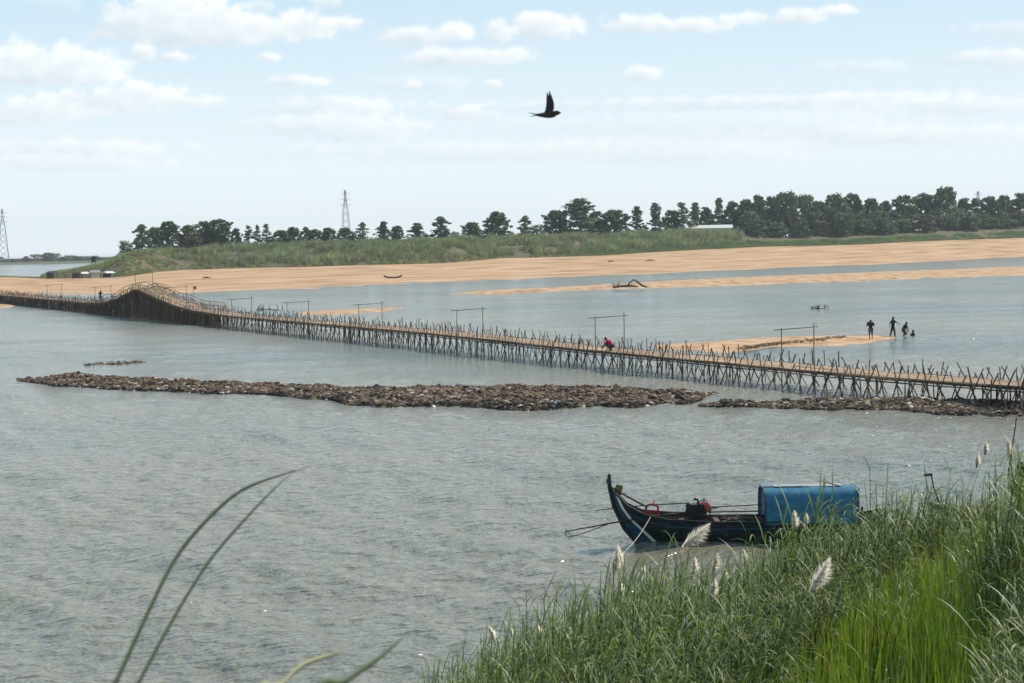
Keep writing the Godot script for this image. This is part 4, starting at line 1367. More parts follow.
func make_person(label: String, where: Vector3, turn: float, J: Dictionary, wear: Array) -> void:
	# J holds joints in metres, the person faces +x
	var o := thing("person", label, "person", where, turn)
	var mb := MB.new()
	var head: Vector3 = J.head
	var face: Vector3 = J.get("face", Vector3.RIGHT)
	var bones := [[J.pelvis, J.chest, 0.125, 0.135], [J.chest, J.neck, 0.125, 0.06], [J.neck, head, 0.052, 0.055], [head + Vector3.UP * 0.02 - face * 0.01, head - Vector3.UP * 0.045 + face * 0.025, 0.088, 0.062]]
	bones.append([head + face * 0.085 - Vector3.UP * 0.005, head + face * 0.105 - Vector3.UP * 0.03, 0.012, 0.015])
	for e in [-1.0, 1.0]:
		var sd: Vector3 = face.cross(Vector3.UP).normalized() * e
		bones.append([head + sd * 0.085 + Vector3.UP * 0.01, head + sd * 0.088 - Vector3.UP * 0.025, 0.016, 0.012])
	for a in ["l", "r"]:
		bones.append([J.chest + (J["sh_" + a] - J.chest) * 0.5, J["sh_" + a], 0.09, 0.062])
		bones.append([J["sh_" + a], J["el_" + a], 0.055, 0.043])
		bones.append([J["el_" + a], J["wr_" + a], 0.043, 0.028])
		var hd: Vector3 = (J["wr_" + a] - J["el_" + a]).normalized()
		bones.append([J["wr_" + a], J["wr_" + a] + hd * 0.075, 0.030, 0.036])
		bones.append([J.pelvis, J["hip_" + a], 0.11, 0.105])
		bones.append([J["hip_" + a], J["kn_" + a], 0.092, 0.060])
		bones.append([J["kn_" + a], J["an_" + a], 0.058, 0.038])
		var fd: Vector3 = J.get("foot", Vector3.RIGHT)
		bones.append([J["an_" + a] - fd * 0.04 - Vector3.UP * 0.04, J["an_" + a] + fd * 0.15 - Vector3.UP * 0.055, 0.038, 0.028])
	nets(mb, bones, 0.02, 0.03)
	for a in ["l", "r"]:
		var hd: Vector3 = (J["wr_" + a] - J["el_" + a]).normalized()
		var pl := hd.cross(Vector3.FORWARD).normalized()
		fingers(mb, J["wr_" + a], hd, pl)
	part("body", mb.mesh(), M.skin, o)
	var hb := MB.new()
	nets(hb, [[head + Vector3.UP * 0.045 - face * 0.02, head + Vector3.UP * 0.0 - face * 0.045, 0.087, 0.075]], 0.018, 0.02)
	part("hair", hb.mesh(), M.hair, o)
	for w in wear:
		var cb := MB.new()
		var cbones := []
		if w[0] == "shirt":
			cbones = [[J.pelvis + (J.chest - J.pelvis) * 0.1, J.chest, 0.145, 0.155], [J.chest, J.neck, 0.145, 0.070]]
			for a in ["l", "r"]:
				cbones.append([J.chest + (J["sh_" + a] - J.chest) * 0.5, J["sh_" + a], 0.105, 0.078])
				cbones.append([J["sh_" + a], J["sh_" + a].lerp(J["el_" + a], w[2] if w.size() > 2 else 0.7), 0.073, 0.068])
		elif w[0] == "trousers" or w[0] == "shorts":
			var to := 0.95 if w[0] == "trousers" else 0.0
			for a in ["l", "r"]:
				cbones.append([J.pelvis, J["hip_" + a], 0.135, 0.125])
				cbones.append([J["hip_" + a], J["kn_" + a], 0.108, 0.080])
				if to > 0.0:
					cbones.append([J["kn_" + a], J["kn_" + a].lerp(J["an_" + a], to), 0.078, 0.062])
		elif w[0] == "sarong":
			for a in ["l", "r"]:
				cbones.append([J.pelvis, J["hip_" + a], 0.14, 0.14])
				cbones.append([J["hip_" + a], J["kn_" + a], 0.135, 0.12])
			cbones.append([J.pelvis, (J.kn_l + J.kn_r) * 0.5, 0.15, 0.16])
		elif w[0] == "bundle":
			cbones = [[J.chest + Vector3(0.12, 0.10, -0.16), J.chest + Vector3(0.10, 0.08, 0.14), 0.13, 0.15], [J.chest + Vector3(0.16, -0.06, -0.05), J.chest + Vector3(0.14, -0.05, 0.1), 0.12, 0.12]]
		nets(cb, cbones, 0.022, 0.035)
		part(w[0], cb.mesh(), w[1], o)

func V(x: float, y: float, z: float) -> Vector3:
	return Vector3(x, y, z)

func make_people() -> void:
	var stand := {"pelvis": V(0, 0.92, 0), "chest": V(0.02, 1.25, 0), "neck": V(0.02, 1.46, 0), "head": V(0.05, 1.60, 0), "hip_l": V(0, 0.88, -0.10), "hip_r": V(0, 0.88, 0.10), "kn_l": V(-0.10, 0.47, -0.13), "kn_r": V(0.12, 0.47, 0.12), "an_l": V(-0.20, 0.08, -0.14), "an_r": V(0.14, 0.08, 0.13), "sh_l": V(0.0, 1.38, -0.20), "sh_r": V(0.02, 1.38, 0.19), "el_l": V(-0.20, 1.14, -0.24), "el_r": V(0.26, 1.22, 0.24), "wr_l": V(-0.22, 0.90, -0.20), "wr_r": V(0.48, 1.10, 0.20)}
	make_person("standing person in dark clothes reaching one arm out on the sandbar tip", V(32.09, 0.06, -142.96), 0.0, stand, [["shirt", M.dark_cloth], ["trousers", M.dark_cloth]])
	var carry := {"pelvis": V(0, 0.86, 0), "chest": V(0.04, 1.18, 0), "neck": V(0.05, 1.36, 0), "head": V(0.08, 1.46, 0.0), "hip_l": V(0, 0.82, -0.09), "hip_r": V(0, 0.82, 0.09), "kn_l": V(-0.04, 0.44, -0.13), "kn_r": V(0.08, 0.45, 0.12), "an_l": V(-0.10, 0.08, -0.13), "an_r": V(0.08, 0.08, 0.13), "sh_l": V(0.03, 1.30, -0.19), "sh_r": V(0.03, 1.30, 0.19), "el_l": V(0.12, 1.08, -0.30), "el_r": V(0.12, 1.08, 0.30), "wr_l": V(0.24, 1.22, -0.12), "wr_r": V(0.24, 1.20, 0.12)}
	make_person("person in a dark top and brown shorts holding a bundle on the sandbar", V(29.52, 0.12, -139.6), PI * 0.5, carry, [["shirt", M.dark_cloth], ["shorts", M.brown_cloth], ["bundle", M.dark_cloth]])
	var bent := {"pelvis": V(0, 0.60, 0), "chest": V(0.16, 0.88, 0), "neck": V(0.24, 1.04, 0), "head": V(0.30, 1.15, 0), "hip_l": V(0, 0.58, -0.10), "hip_r": V(0, 0.58, 0.10), "kn_l": V(0.18, 0.28, -0.13), "kn_r": V(0.16, 0.28, 0.13), "an_l": V(-0.05, 0.0, -0.13), "an_r": V(-0.05, 0.0, 0.13), "sh_l": V(0.19, 0.98, -0.18), "sh_r": V(0.19, 0.98, 0.18), "el_l": V(0.30, 0.74, -0.22), "el_r": V(0.32, 0.74, 0.22), "wr_l": V(0.36, 0.50, -0.14), "wr_r": V(0.38, 0.52, 0.14)}
	make_person("person in a dark top and reddish wrap bending forward at the water's edge", V(33.3, -0.02, -144.4), 0.0, bent, [["shirt", M.dark_cloth], ["sarong", M.brown_cloth]])
	var sit := {"pelvis": V(0, 0.12, 0), "chest": V(0.05, 0.42, 0), "neck": V(0.07, 0.60, 0), "head": V(0.10, 0.72, 0), "hip_l": V(0.02, 0.10, -0.10), "hip_r": V(0.02, 0.10, 0.10), "kn_l": V(0.36, 0.24, -0.14), "kn_r": V(0.36, 0.24, 0.14), "an_l": V(0.44, -0.12, -0.14), "an_r": V(0.44, -0.12, 0.14), "sh_l": V(0.06, 0.53, -0.18), "sh_r": V(0.06, 0.53, 0.18), "el_l": V(-0.10, 0.32, -0.24), "el_r": V(0.16, 0.32, 0.26), "wr_l": V(-0.22, 0.16, -0.2), "wr_r": V(0.34, 0.26, 0.2)}
	make_person("person sitting chest-deep in the river right of the sandbar tip", V(34.1, -0.30, -144.6), 0.0, sit, [["shirt", M.dark_cloth]])
	var s := 43.4
	var p := on_bridge(s, -0.55, deck_h(s) + 0.035)
	var crouch := {"pelvis": V(0, 0.32, 0), "chest": V(0.22, 0.60, 0), "neck": V(0.36, 0.72, 0), "head": V(0.46, 0.78, 0), "hip_l": V(0.0, 0.30, -0.10), "hip_r": V(0.0, 0.30, 0.10), "kn_l": V(0.34, 0.44, -0.14), "kn_r": V(0.34, 0.40, 0.14), "an_l": V(0.10, 0.08, -0.13), "an_r": V(0.08, 0.08, 0.13), "sh_l": V(0.28, 0.68, -0.18), "sh_r": V(0.28, 0.68, 0.18), "el_l": V(0.46, 0.46, -0.20), "el_r": V(0.46, 0.44, 0.20), "wr_l": V(0.62, 0.26, -0.12), "wr_r": V(0.62, 0.24, 0.12)}
	make_person("crouching person in a red shirt bending forward on the bridge deck", p, PI - 0.25, crouch, [["shirt", M.red_cloth, 0.9], ["trousers", M.dark_cloth]])
	s = 188.4
	make_person("tiny standing person in dark clothes on the bridge left of the hump", on_bridge(s, 0.1, deck_h(s) + 0.035), 0.6, stand, [["shirt", M.navy_cloth], ["trousers", M.dark_cloth]])

# ---------- boats ----------
func make_boat() -> void:
	# local x runs from the bow tip to the stern, z towards the camera
	var base := Vector3(2.62, 0.0, -47.15)
	var o := thing("longtail_boat", "dark wooden longtail boat with high curved bow and blue barrel-roofed cabin", "boat", base, 0.0)
	var ST := [
		[[0.0, 1.82, 0.03, 1.58, 0.14, 1.08, 0.42, 0.45, 0.75, 0.05, 1.05, -0.22], 0.035],
		[[0.15, 1.46, 0.31, 1.07, 0.52, 0.75, 0.85, 0.42, 1.14, 0.12, 1.38, -0.22], 0.15],
		[[0.24, 1.38, 0.41, 1.02, 0.64, 0.71, 0.99, 0.38, 1.29, 0.08, 1.52, -0.23], 0.19],
		[[0.50, 1.10, 0.64, 0.85, 0.84, 0.60, 1.12, 0.34, 1.42, 0.06, 1.66, -0.25], 0.30],
		[[0.95, 0.87, 1.05, 0.67, 1.20, 0.46, 1.44, 0.22, 1.70, 0.0, 1.95, -0.27], 0.42],
		[[1.6, 0.73, 1.66, 0.55, 1.76, 0.36, 1.92, 0.15, 2.10, -0.05, 2.3, -0.28], 0.52],
		[[2.8, 0.65, 2.82, 0.47, 2.86, 0.28, 2.92, 0.08, 3.0, -0.12, 3.1, -0.28], 0.60],
		[[4.6, 0.62, 4.6, 0.45, 4.6, 0.26, 4.6, 0.06, 4.6, -0.12, 4.6, -0.28], 0.63],
		[[6.3, 0.62, 6.28, 0.46, 6.25, 0.28, 6.2, 0.08, 6.15, -0.10, 6.1, -0.26], 0.58],
		[[7.3, 0.68, 7.26, 0.55, 7.2, 0.40, 7.1, 0.24, 7.0, 0.05, 6.9, -0.10], 0.44],
		[[7.75, 0.80, 7.7, 0.68, 7.62, 0.55, 7.5, 0.40, 7.4, 0.25, 7.3, 0.12], 0.30]]
	var prof := [1.0, 0.97, 0.90, 0.74, 0.46, 0.0]
	var section := func(f: float, u: int, sd: float, inset: float) -> Vector3:
		var i := mini(int(f), ST.size() - 2)
		var t := f - i
		var pa: Array = ST[i][0]
		var pb: Array = ST[i + 1][0]
		var x := lerpf(pa[u * 2], pb[u * 2], t)
		var y := lerpf(pa[u * 2 + 1], pb[u * 2 + 1], t)
		var b := lerpf(ST[i][1], ST[i + 1][1], t)
		return Vector3(x, y + inset * 0.5 * prof[5 - u], sd * maxf(b * prof[u] - inset * prof[u], 0.0))
	var shell := func(f0: float, f1: float, n: int, inset: float) -> ArrayMesh:
		var mb := MB.new()
		for sd in [-1.0, 1.0]:
			var first := mb.v.size()
			for i in n + 1:
				var f := lerpf(f0, f1, float(i) / n)
				for u in 6:
					var p: Vector3 = section.call(f, u, sd, inset)
					var a: Vector3 = section.call(minf(f + 0.05, 9.999), u, sd, inset) - section.call(maxf(f - 0.05, 0.0), u, sd, inset)
					var b: Vector3 = section.call(f, mini(u + 1, 5), sd, inset) - section.call(f, maxi(u - 1, 0), sd, inset)
					var nn := a.cross(b).normalized()
					if nn.z * sd < 0.0: nn = -nn
					if inset > 0.02: nn = -nn
					mb.vert(p, nn)
			for i in n:
				for u in 5:
					var q := first + i * 6 + u
					mb.face(q, q + 1, q + 7); mb.face(q, q + 7, q + 6)
		return mb.mesh()
	part("hull", shell.call(2.0, 9.999, 40, 0.0), M.hull, o)
	part("bow_panel", shell.call(0.0, 1.0, 8, 0.0), M.teal, o)
	part("bow_stripe", shell.call(1.0, 2.0, 4, -0.008), M.white_paint, o)
	part("inner_planking", shell.call(1.0, 9.999, 40, 0.05), M.wood, o)
	var stem := MB.new()
	stem.tube([V(0.02, 1.90, 0), V(0.0, 1.82, 0), V(0.03, 1.58, 0), V(0.14, 1.08, 0), V(0.42, 0.45, 0), V(0.75, 0.05, 0), V(1.05, -0.22, 0)], [0.045, 0.055, 0.065, 0.07, 0.07, 0.07, 0.06], 8)
	part("stem_post", stem.mesh(), M.hull, o)
	var fin := MB.new()
	fin.tube([V(0.0, 1.72, 0), V(0.0, 1.79, 0), V(0.01, 1.86, 0), V(0.015, 1.95, 0), V(0.02, 1.99, 0)], [0.07, 0.075, 0.05, 0.045, 0.02], 8)
	part("stem_head", fin.mesh(), M.iron, o)
	for sd in [-1.0, 1.0]:
		var pts := []
		for i in 46:
			pts.append(section.call(lerpf(1.0, 9.999, i / 45.0), 0, sd, -0.012) + Vector3.UP * 0.01)
		var mb := MB.new()
		mb.tube(pts, [0.034], 6)
		part("gunwale", mb.mesh(), M.hull, o)
		var p2 := []
		for i in 46:
			p2.append(section.call(lerpf(3.0, 9.999, i / 45.0), 1, sd, -0.015))
		var mb2 := MB.new()
		mb2.tube(p2, [0.022], 5)
		part("rubbing_strake", mb2.mesh(), M.teal, o)
	var tr := MB.new()
	tr.quad(V(7.75, 0.80, -0.30), V(7.75, 0.80, 0.30), V(7.5, 0.40, 0.22), V(7.5, 0.40, -0.22), V(1, 0.3, 0))
	tr.tri(V(7.5, 0.40, 0.22), V(7.5, 0.40, -0.22), V(7.3, 0.12, 0), V(1, 0.3, 0))
	part("transom", tr.mesh(), M.wood, o)
	# the little olive foredeck inside the bow
	var fd := MB.new()
	fd.quad(V(0.17, 1.42, -0.13), V(0.17, 1.42, 0.13), V(0.50, 1.04, 0.27), V(0.50, 1.04, -0.27))
	fd.box(Transform3D(Basis(Vector3(0, 0, 1), -0.25), V(0.26, 1.50, 0.0)), V(0.20, 0.34, 0.05))
	part("bow_deck", fd.mesh(), M.olive, o)
	# bottom boards and thwarts
	for k in 22:
		var x := 1.35 + k * 0.27
		var hw := minf(0.50, 0.22 + (x - 1.0) * 0.2)
		if x > 6.2: hw = 0.44
		var mb := MB.new()
		mb.bx(V(x, 0.40 + rng.randf_range(-0.01, 0.01), 0), V(0.25, 0.03, hw * 2.0))
		part("deck_board", mb.mesh(), M.wood, o)
	for x in [1.25, 2.05, 3.0, 3.7]:
		var mb := MB.new()
		mb.bx(V(x, 0.60 + (0.12 if x < 1.5 else 0.0), 0), V(0.14, 0.045, 1.0 if x > 1.5 else 0.72))
		part("thwart", mb.mesh(), M.wood, o)
	# spars lying along the boat
	for q in [[V(0.08, 1.60, 0.02), V(1.05, 1.06, 0.25), 0.028, "stay_pole"], [V(0.9, 1.00, 0.30), V(4.3, 0.70, 0.42), 0.020, "side_pole"], [V(1.3, 0.82, -0.35), V(4.25, 0.78, -0.45), 0.022, "side_pole"]]:
		var mb := MB.new()
		mb.tube([q[0], (q[0] + q[1]) * 0.5 + Vector3.DOWN * 0.01, q[1]], [q[2]], 6)
		part(q[3], mb.mesh(), M.bamboo_dark, o)
	# cabin: five curved blue panels on ribs
	var x0 := 4.27
	var x1 := 6.84
	var arc := func(w: float, grow: float) -> Vector2:
		# w 0..1 from the near lower edge over the roof to the far lower edge
		var a := lerpf(-0.002, PI + 0.002, w)
		var c := cos(a)
		var s2 := sin(a)
		return Vector2(signf(c) * pow(absf(c), 0.5) * (0.66 + grow), 0.60 + signf(s2) * pow(absf(s2), 0.55) * (0.92 + grow))
	# forward bulkhead, partly open stern end
	var bh := MB.new()
	var fan := []
	for j in 21:
		var q: Vector2 = arc.call(j / 20.0, -0.03)
		fan.append(V(x0 + 0.05, q.y, q.x))
	for j in 20:
		bh.tri(V(x0 + 0.05, 0.75, 0), fan[j], fan[j + 1], Vector3.LEFT)
	var cab := part("cabin", bh.mesh(), M.teal, o)
	for k in 6:
		var xa := lerpf(x0, x1, k / 6.0) + 0.004
		var xb := lerpf(x0, x1, (k + 1) / 6.0) - 0.004
		var mb := MB.new()
		var g := 0.004 * (k % 2)
		for side in 2:
			var first := mb.v.size()
			for j in 29:
				var q: Vector2 = arc.call(j / 28.0, g - side * 0.025)
				var q1: Vector2 = arc.call(minf(j / 28.0 + 0.01, 1.0), g)
				var q0: Vector2 = arc.call(maxf(j / 28.0 - 0.01, 0.0), g)
				var nn := Vector3(0, -(q1.x - q0.x), q1.y - q0.y).normalized()
				if nn.dot(Vector3(0, q.y - 0.9, q.x)) < 0.0: nn = -nn
				if side == 1: nn = -nn
				mb.vert(V(xa, q.y, q.x), nn)
				mb.vert(V(xb, q.y, q.x), nn)
			for j in 28:
				var a := first + j * 2
				mb.face(a, a + 1, a + 3); mb.face(a, a + 3, a + 2)
		part("cabin_panel", mb.mesh(), M.blue, cab)
	for k in 7:
		var x := lerpf(x0, x1, k / 6.0)
		var pts := []
		for j in 21:
			var q: Vector2 = arc.call(j / 20.0, -0.012 if k % 6 else 0.006)
			pts.append(V(x, q.y, q.x))
		var mb := MB.new()
		mb.tube(pts, [0.016 if k % 6 else 0.026], 5)
		part("cabin_rib", mb.mesh(), M.iron if k % 6 else M.teal, cab)
	var rp := MB.new()
	rp.bx(V(5.55, 1.532, -0.12), V(1.9, 0.02, 0.55))
	rp.bx(V(5.1, 1.548, 0.05), V(0.9, 0.012, 0.16))
	part("roof_board", rp.mesh(), M.metal, cab)
	var hk := MB.new()
	hk.tube([V(6.0, 1.54, 0.1), V(6.02, 1.63, 0.1), V(6.15, 1.61, 0.12), V(6.42, 1.53, 0.16)], [0.016], 5)
	hk.tube([V(5.98, 1.53, 0.0), V(6.0, 1.65, 0.05)], [0.014], 5)
	part("roof_hook", hk.mesh(), M.iron, cab)
	var lash := MB.new()
	lash.tube([V(4.28, 1.54, 0.1), V(5.2, 1.55, 0.25), V(5.35, 1.56, 0.2)], [0.014], 5)
	part("roof_pole", lash.mesh(), M.iron, cab)
	var ck := MB.new()
	ck.bx(V(7.02, 0.78, 0.2), V(0.05, 0.34, 0.08))
	ck.bx(V(7.0, 1.0, -0.2), V(0.05, 0.8, 0.08))
	part("stern_frame", ck.mesh(), M.wood, o)

	# coiled nets and rope amidships
	var net := thing("fishing_net", "heap of brown fishing net between the engine and the blue cabin", "fishing net", base + V(3.75, 0.41, 0.0))
	var nb := MB.new()
	rng.seed = 401
	for k in 16:
		var pts := []
		var cx := rng.randf_range(-0.5, 0.4)
		var cz := rng.randf_range(-0.25, 0.3)
		var r := rng.randf_range(0.10, 0.2)
		for j in 9:
			var a := TAU * j / 8.0
			pts.append(V(cx + cos(a) * r * 1.3, 0.04 + 0.014 * k + 0.03 * sin(a * 3.0 + k), cz + sin(a) * r))
		nb.tube(pts, [0.034], 5)
	part("coils", nb.mesh(), M.rope if false else M.drift, net)
	var nf := MB.new()
	nf.ball(V(0.15, 0.26, 0.15), V(0.09, 0.06, 0.08)); nf.ball(V(-0.3, 0.24, 0.1), V(0.10, 0.07, 0.08)); nf.ball(V(-0.02, 0.28, 0.2), V(0.06, 0.05, 0.06))
	part("floats", nf.mesh(), M.wood, net)

	# engine with its long tail laid forward over the bow
	var en := thing("longtail_engine", "small black engine with red tank and long propeller shaft laid over the bow", "engine", base + V(2.45, 0.40, 0.15))
	en.scale = Vector3(1.0, 1.0, 1.0)
	var eb := MB.new()
	eb.bx(V(0.0, 0.50, 0), V(0.34, 0.42, 0.34))
	eb.bx(V(-0.16, 0.36, 0.08), V(0.16, 0.60, 0.22))
	eb.tube([V(-0.16, 0.50, 0), V(-0.22, 0.50, 0)], [0.15], 12)
	eb.ball(V(-0.24, 0.66, 0.04), V(0.10, 0.11, 0.10))
	eb.bx(V(0.16, 0.45, 0.05), V(0.14, 0.24, 0.26))
	for k in 6:
		eb.bx(V(-0.04, 0.40 + k * 0.045, 0.16), V(0.24, 0.015, 0.05))
	eb.tube([V(-0.20, 0.52, 0.19), V(-0.20, 0.52, 0.24)], [0.17], 14)
	eb.tube([V(0.02, 0.70, 0.1), V(0.0, 0.84, 0.1), V(-0.10, 0.88, 0.1)], [0.03, 0.03, 0.05], 7)
	eb.tube([V(0.36, 0.62, 0.16), V(0.20, 0.86, 0.0), V(-0.02, 0.72, -0.1)], [0.014], 5)
	eb.tube([V(0.30, 0.30, 0.16), V(0.36, 0.62, 0.16)], [0.02], 5)
	part("engine_block", eb.mesh(), M.black, en)
	var tk := MB.new()
	tk.tube([V(0.06, 0.68, 0.0), V(0.10, 0.68, 0), V(0.30, 0.64, 0), V(0.34, 0.63, 0)], [0.09, 0.135, 0.135, 0.09], 12, 0.85)
	tk.bx(V(0.26, 0.58, 0.12), V(0.14, 0.16, 0.06))
	part("fuel_tank", tk.mesh(), M.red_faded, en)
	var cap := MB.new()
	cap.tube([V(0.18, 0.78, 0), V(0.18, 0.83, 0)], [0.035], 8)
	part("tank_cap", cap.mesh(), M.metal, en.get_node("fuel_tank"))
	var mt := MB.new()
	mt.tube([V(-0.05, 0.0, 0), V(-0.05, 0.38, 0)], [0.06, 0.05], 8)
	mt.bx(V(-0.05, 0.36, 0), V(0.36, 0.04, 0.28))
	mt.tube([V(-0.22, 0.0, -0.12), V(-0.1, 0.36, -0.1)], [0.03], 6)
	mt.tube([V(-0.22, 0.0, 0.14), V(-0.1, 0.36, 0.1)], [0.03], 6)
	part("engine_mount", mt.mesh(), M.iron, en)
	var ex := MB.new()
	ex.tube([V(0.1, 0.42, 0.18), V(0.22, 0.40, 0.22), V(0.42, 0.42, 0.22)], [0.03, 0.035, 0.03], 7)
	part("exhaust", ex.mesh(), M.iron, en)
	var sh := MB.new()
	sh.tube([V(-0.25, 0.46, 0.02), V(-1.2, 0.40, 0.02), V(-2.45, 0.22, 0.02), V(-3.66, 0.02, 0.02)], [0.028, 0.026, 0.022, 0.016], 7)
	part("tail_shaft", sh.mesh(), M.iron, en)
	var up := MB.new()
	up.tube([V(-0.22, 0.74, -0.05), V(-1.5, 0.68, -0.12), V(-2.85, 0.56, -0.18)], [0.018, 0.016, 0.012], 6)
	part("lifting_rod", up.mesh(), M.iron, en)
	var gd := MB.new()
	gd.tube([V(-2.5, 0.20, 0.02), V(-3.0, 0.02, 0.02), V(-3.4, -0.10, 0.02), V(-3.56, -0.14, 0.02), V(-3.68, -0.10, 0.02), V(-3.72, 0.0, 0.02), V(-3.66, 0.03, 0.02)], [0.014], 6)
	gd.tube([V(-3.62, 0.0, 0.02), V(-3.50, -0.11, 0.02)], [0.010], 5)
	part("propeller_guard", gd.mesh(), M.iron, en.get_node("tail_shaft"))
	var pr := MB.new()
	for k in 2:
		var a := 0.6 + PI * k
		pr.box(Transform3D(Basis(Vector3(1, 0, 0), a), V(-3.66, 0.02, 0.02)) * Transform3D(Basis(Vector3(0, 1, 0), 0.5), V(0, 0.055, 0)), V(0.02, 0.09, 0.045))
	part("propeller", pr.mesh(), M.metal, en.get_node("tail_shaft"))
	var tl := MB.new()
	tl.tube([V(0.34, 0.62, 0), V(0.48, 0.60, 0), V(0.62, 0.62, 0), V(1.82, 0.66, 0.0)], [0.03, 0.035, 0.016, 0.014], 6)
	part("tiller_bar", tl.mesh(), M.iron, en)

	# red plastic chair near the bow
	var ch := thing("plastic_chair", "small red plastic chair standing near the bow of the boat", "chair", base + V(1.20, 0.43, 0.10))
	var seat := MB.new()
	seat.bx(V(0, 0.30, 0), V(0.36, 0.035, 0.30))
	part("seat", seat.mesh(), M.red, ch)
	for q in [[-0.13, -0.12], [0.13, -0.12], [-0.13, 0.12], [0.13, 0.12]]:
		var mb := MB.new()
		mb.tube([V(q[0] * 1.12, 0.0, q[1] * 1.12), V(q[0], 0.30, q[1])], [0.018, 0.022], 6)
		part("leg", mb.mesh(), M.red, ch)
	var bk := MB.new()
	bk.tube([V(-0.16, 0.30, -0.13), V(-0.17, 0.58, -0.15), V(-0.09, 0.66, -0.15), V(0.09, 0.66, -0.15), V(0.17, 0.58, -0.15), V(0.16, 0.30, -0.13)], [0.034], 6)
	bk.tube([V(-0.16, 0.47, -0.14), V(0.16, 0.47, -0.14)], [0.034], 6)
	bk.tube([V(0.06, 0.60, -0.15), V(0.06, 0.80, -0.15)], [0.014], 5)
	part("backrest", bk.mesh(), M.red, ch)

	# mooring line from the bow to the reeds
	var rp2 := MB.new()
	var pts := []
	for k in 14:
		var t := k / 13.0
		var a := base + V(1.12, 0.82, 0.40)
		var b := Vector3(1.56, 3.30, -27.0)
		var p := a.lerp(b, t)
		p.y -= 0.10 * sin(PI * t)
		pts.append(p)
	rp2.tube(pts, [0.008], 5)
	var sk := MB.new()
	sk.tube([V(0, -0.6, 0), V(0.0, 2.36, 0)], [0.016, 0.012], 7)
	var so := top("mooring_stake", sk.mesh(), M.bamboo_pale)
	so.position = Vector3(1.55, 0.95, -27.0)
	tag(so, "thin bamboo stake among the leftmost tall reeds holding the mooring rope", "stake")
	tag(top("mooring_rope", rp2.mesh(), M.rope), "thin pale mooring rope running from the boat's bow to the reeds", "rope")

func make_second_boat() -> void:
	var base := Vector3(12.25, 0.0, -50.0)
	var o := thing("canopy_boat", "dark low boat with a brown barrel canopy, mostly hidden behind the reeds at right", "boat", base)
	var mb := MB.new()
	for sd in [-1.0, 1.0]:
		var first := mb.v.size()
		for i in 21:
			var t := i / 20.0
			var x := t * 6.2
			var b := 0.55 * pow(sin(PI * clampf(t * 0.9 + 0.06, 0.0, 1.0)), 0.6)
			var g := 0.30 + 0.25 * pow(1.0 - t, 10.0)
			var kx := 0.5 * pow(1.0 - t, 12.0)
			for u in 4:
				var w := u / 3.0
				mb.vert(V(x + kx * w, lerpf(g, -0.2, w), sd * b * sqrt(1.0 - w * w * 0.999)), V(0, -0.2, sd).normalized())
		for i in 20:
			for u in 3:
				var q := first + i * 4 + u
				mb.face(q, q + 1, q + 5); mb.face(q, q + 5, q + 4)
	part("hull", mb.mesh(), M.hull, o)
	var bt := MB.new()
	bt.tube([V(-0.14, 1.37, 0), V(0.10, 1.38, 0)], [0.035, 0.045], 7)
	bt.tube([V(0.08, 1.37, 0), V(0.14, 1.0, 0), V(0.30, 0.55, 0)], [0.022, 0.022, 0.03], 6)
	part("bow_tip", bt.mesh(), M.black, o)
	var dk := MB.new()
	dk.bx(V(3.4, 0.35, 0), V(4.8, 0.04, 0.8))
	part("deck", dk.mesh(), M.wood, o)
	var cn := MB.new()
	for k in 18:
		var a0 := PI * k / 18.0
		var a1 := PI * (k + 1) / 18.0
		var p0 := V(0, 0.62 + sin(a0) * 1.05, cos(a0) * 0.72)
		var p1 := V(0, 0.62 + sin(a1) * 1.05, cos(a1) * 0.72)
		cn.quad(p0 + V(2.75, 0, 0), p1 + V(2.75, 0, 0), p1 + V(5.4, 0, 0), p0 + V(5.4, 0, 0), V(0, sin((a0 + a1) * 0.5), cos((a0 + a1) * 0.5)))
	part("canopy", cn.mesh(), M.drift, o)
	var rb := MB.new()
	var pts := []
	for k in 13:
		var a := PI * k / 12.0
		pts.append(V(2.75, 0.62 + sin(a) * 1.06, cos(a) * 0.73))
	rb.tube(pts, [0.03], 6)
	part("canopy_rim", rb.mesh(), M.black, o)
	var pole := MB.new()
	pole.tube([V(0, -1.2, 0), V(0.06, 1.2, 0), V(0.30, 2.8, 0)], [0.03, 0.028, 0.018], 6)
	var pp := top("mooring_pole", pole.mesh(), M.bamboo_dark)
	pp.position = Vector3(15.15, 0.0, -52.0)
	tag(pp, "thin leaning mooring pole above the reeds at the right edge", "pole")

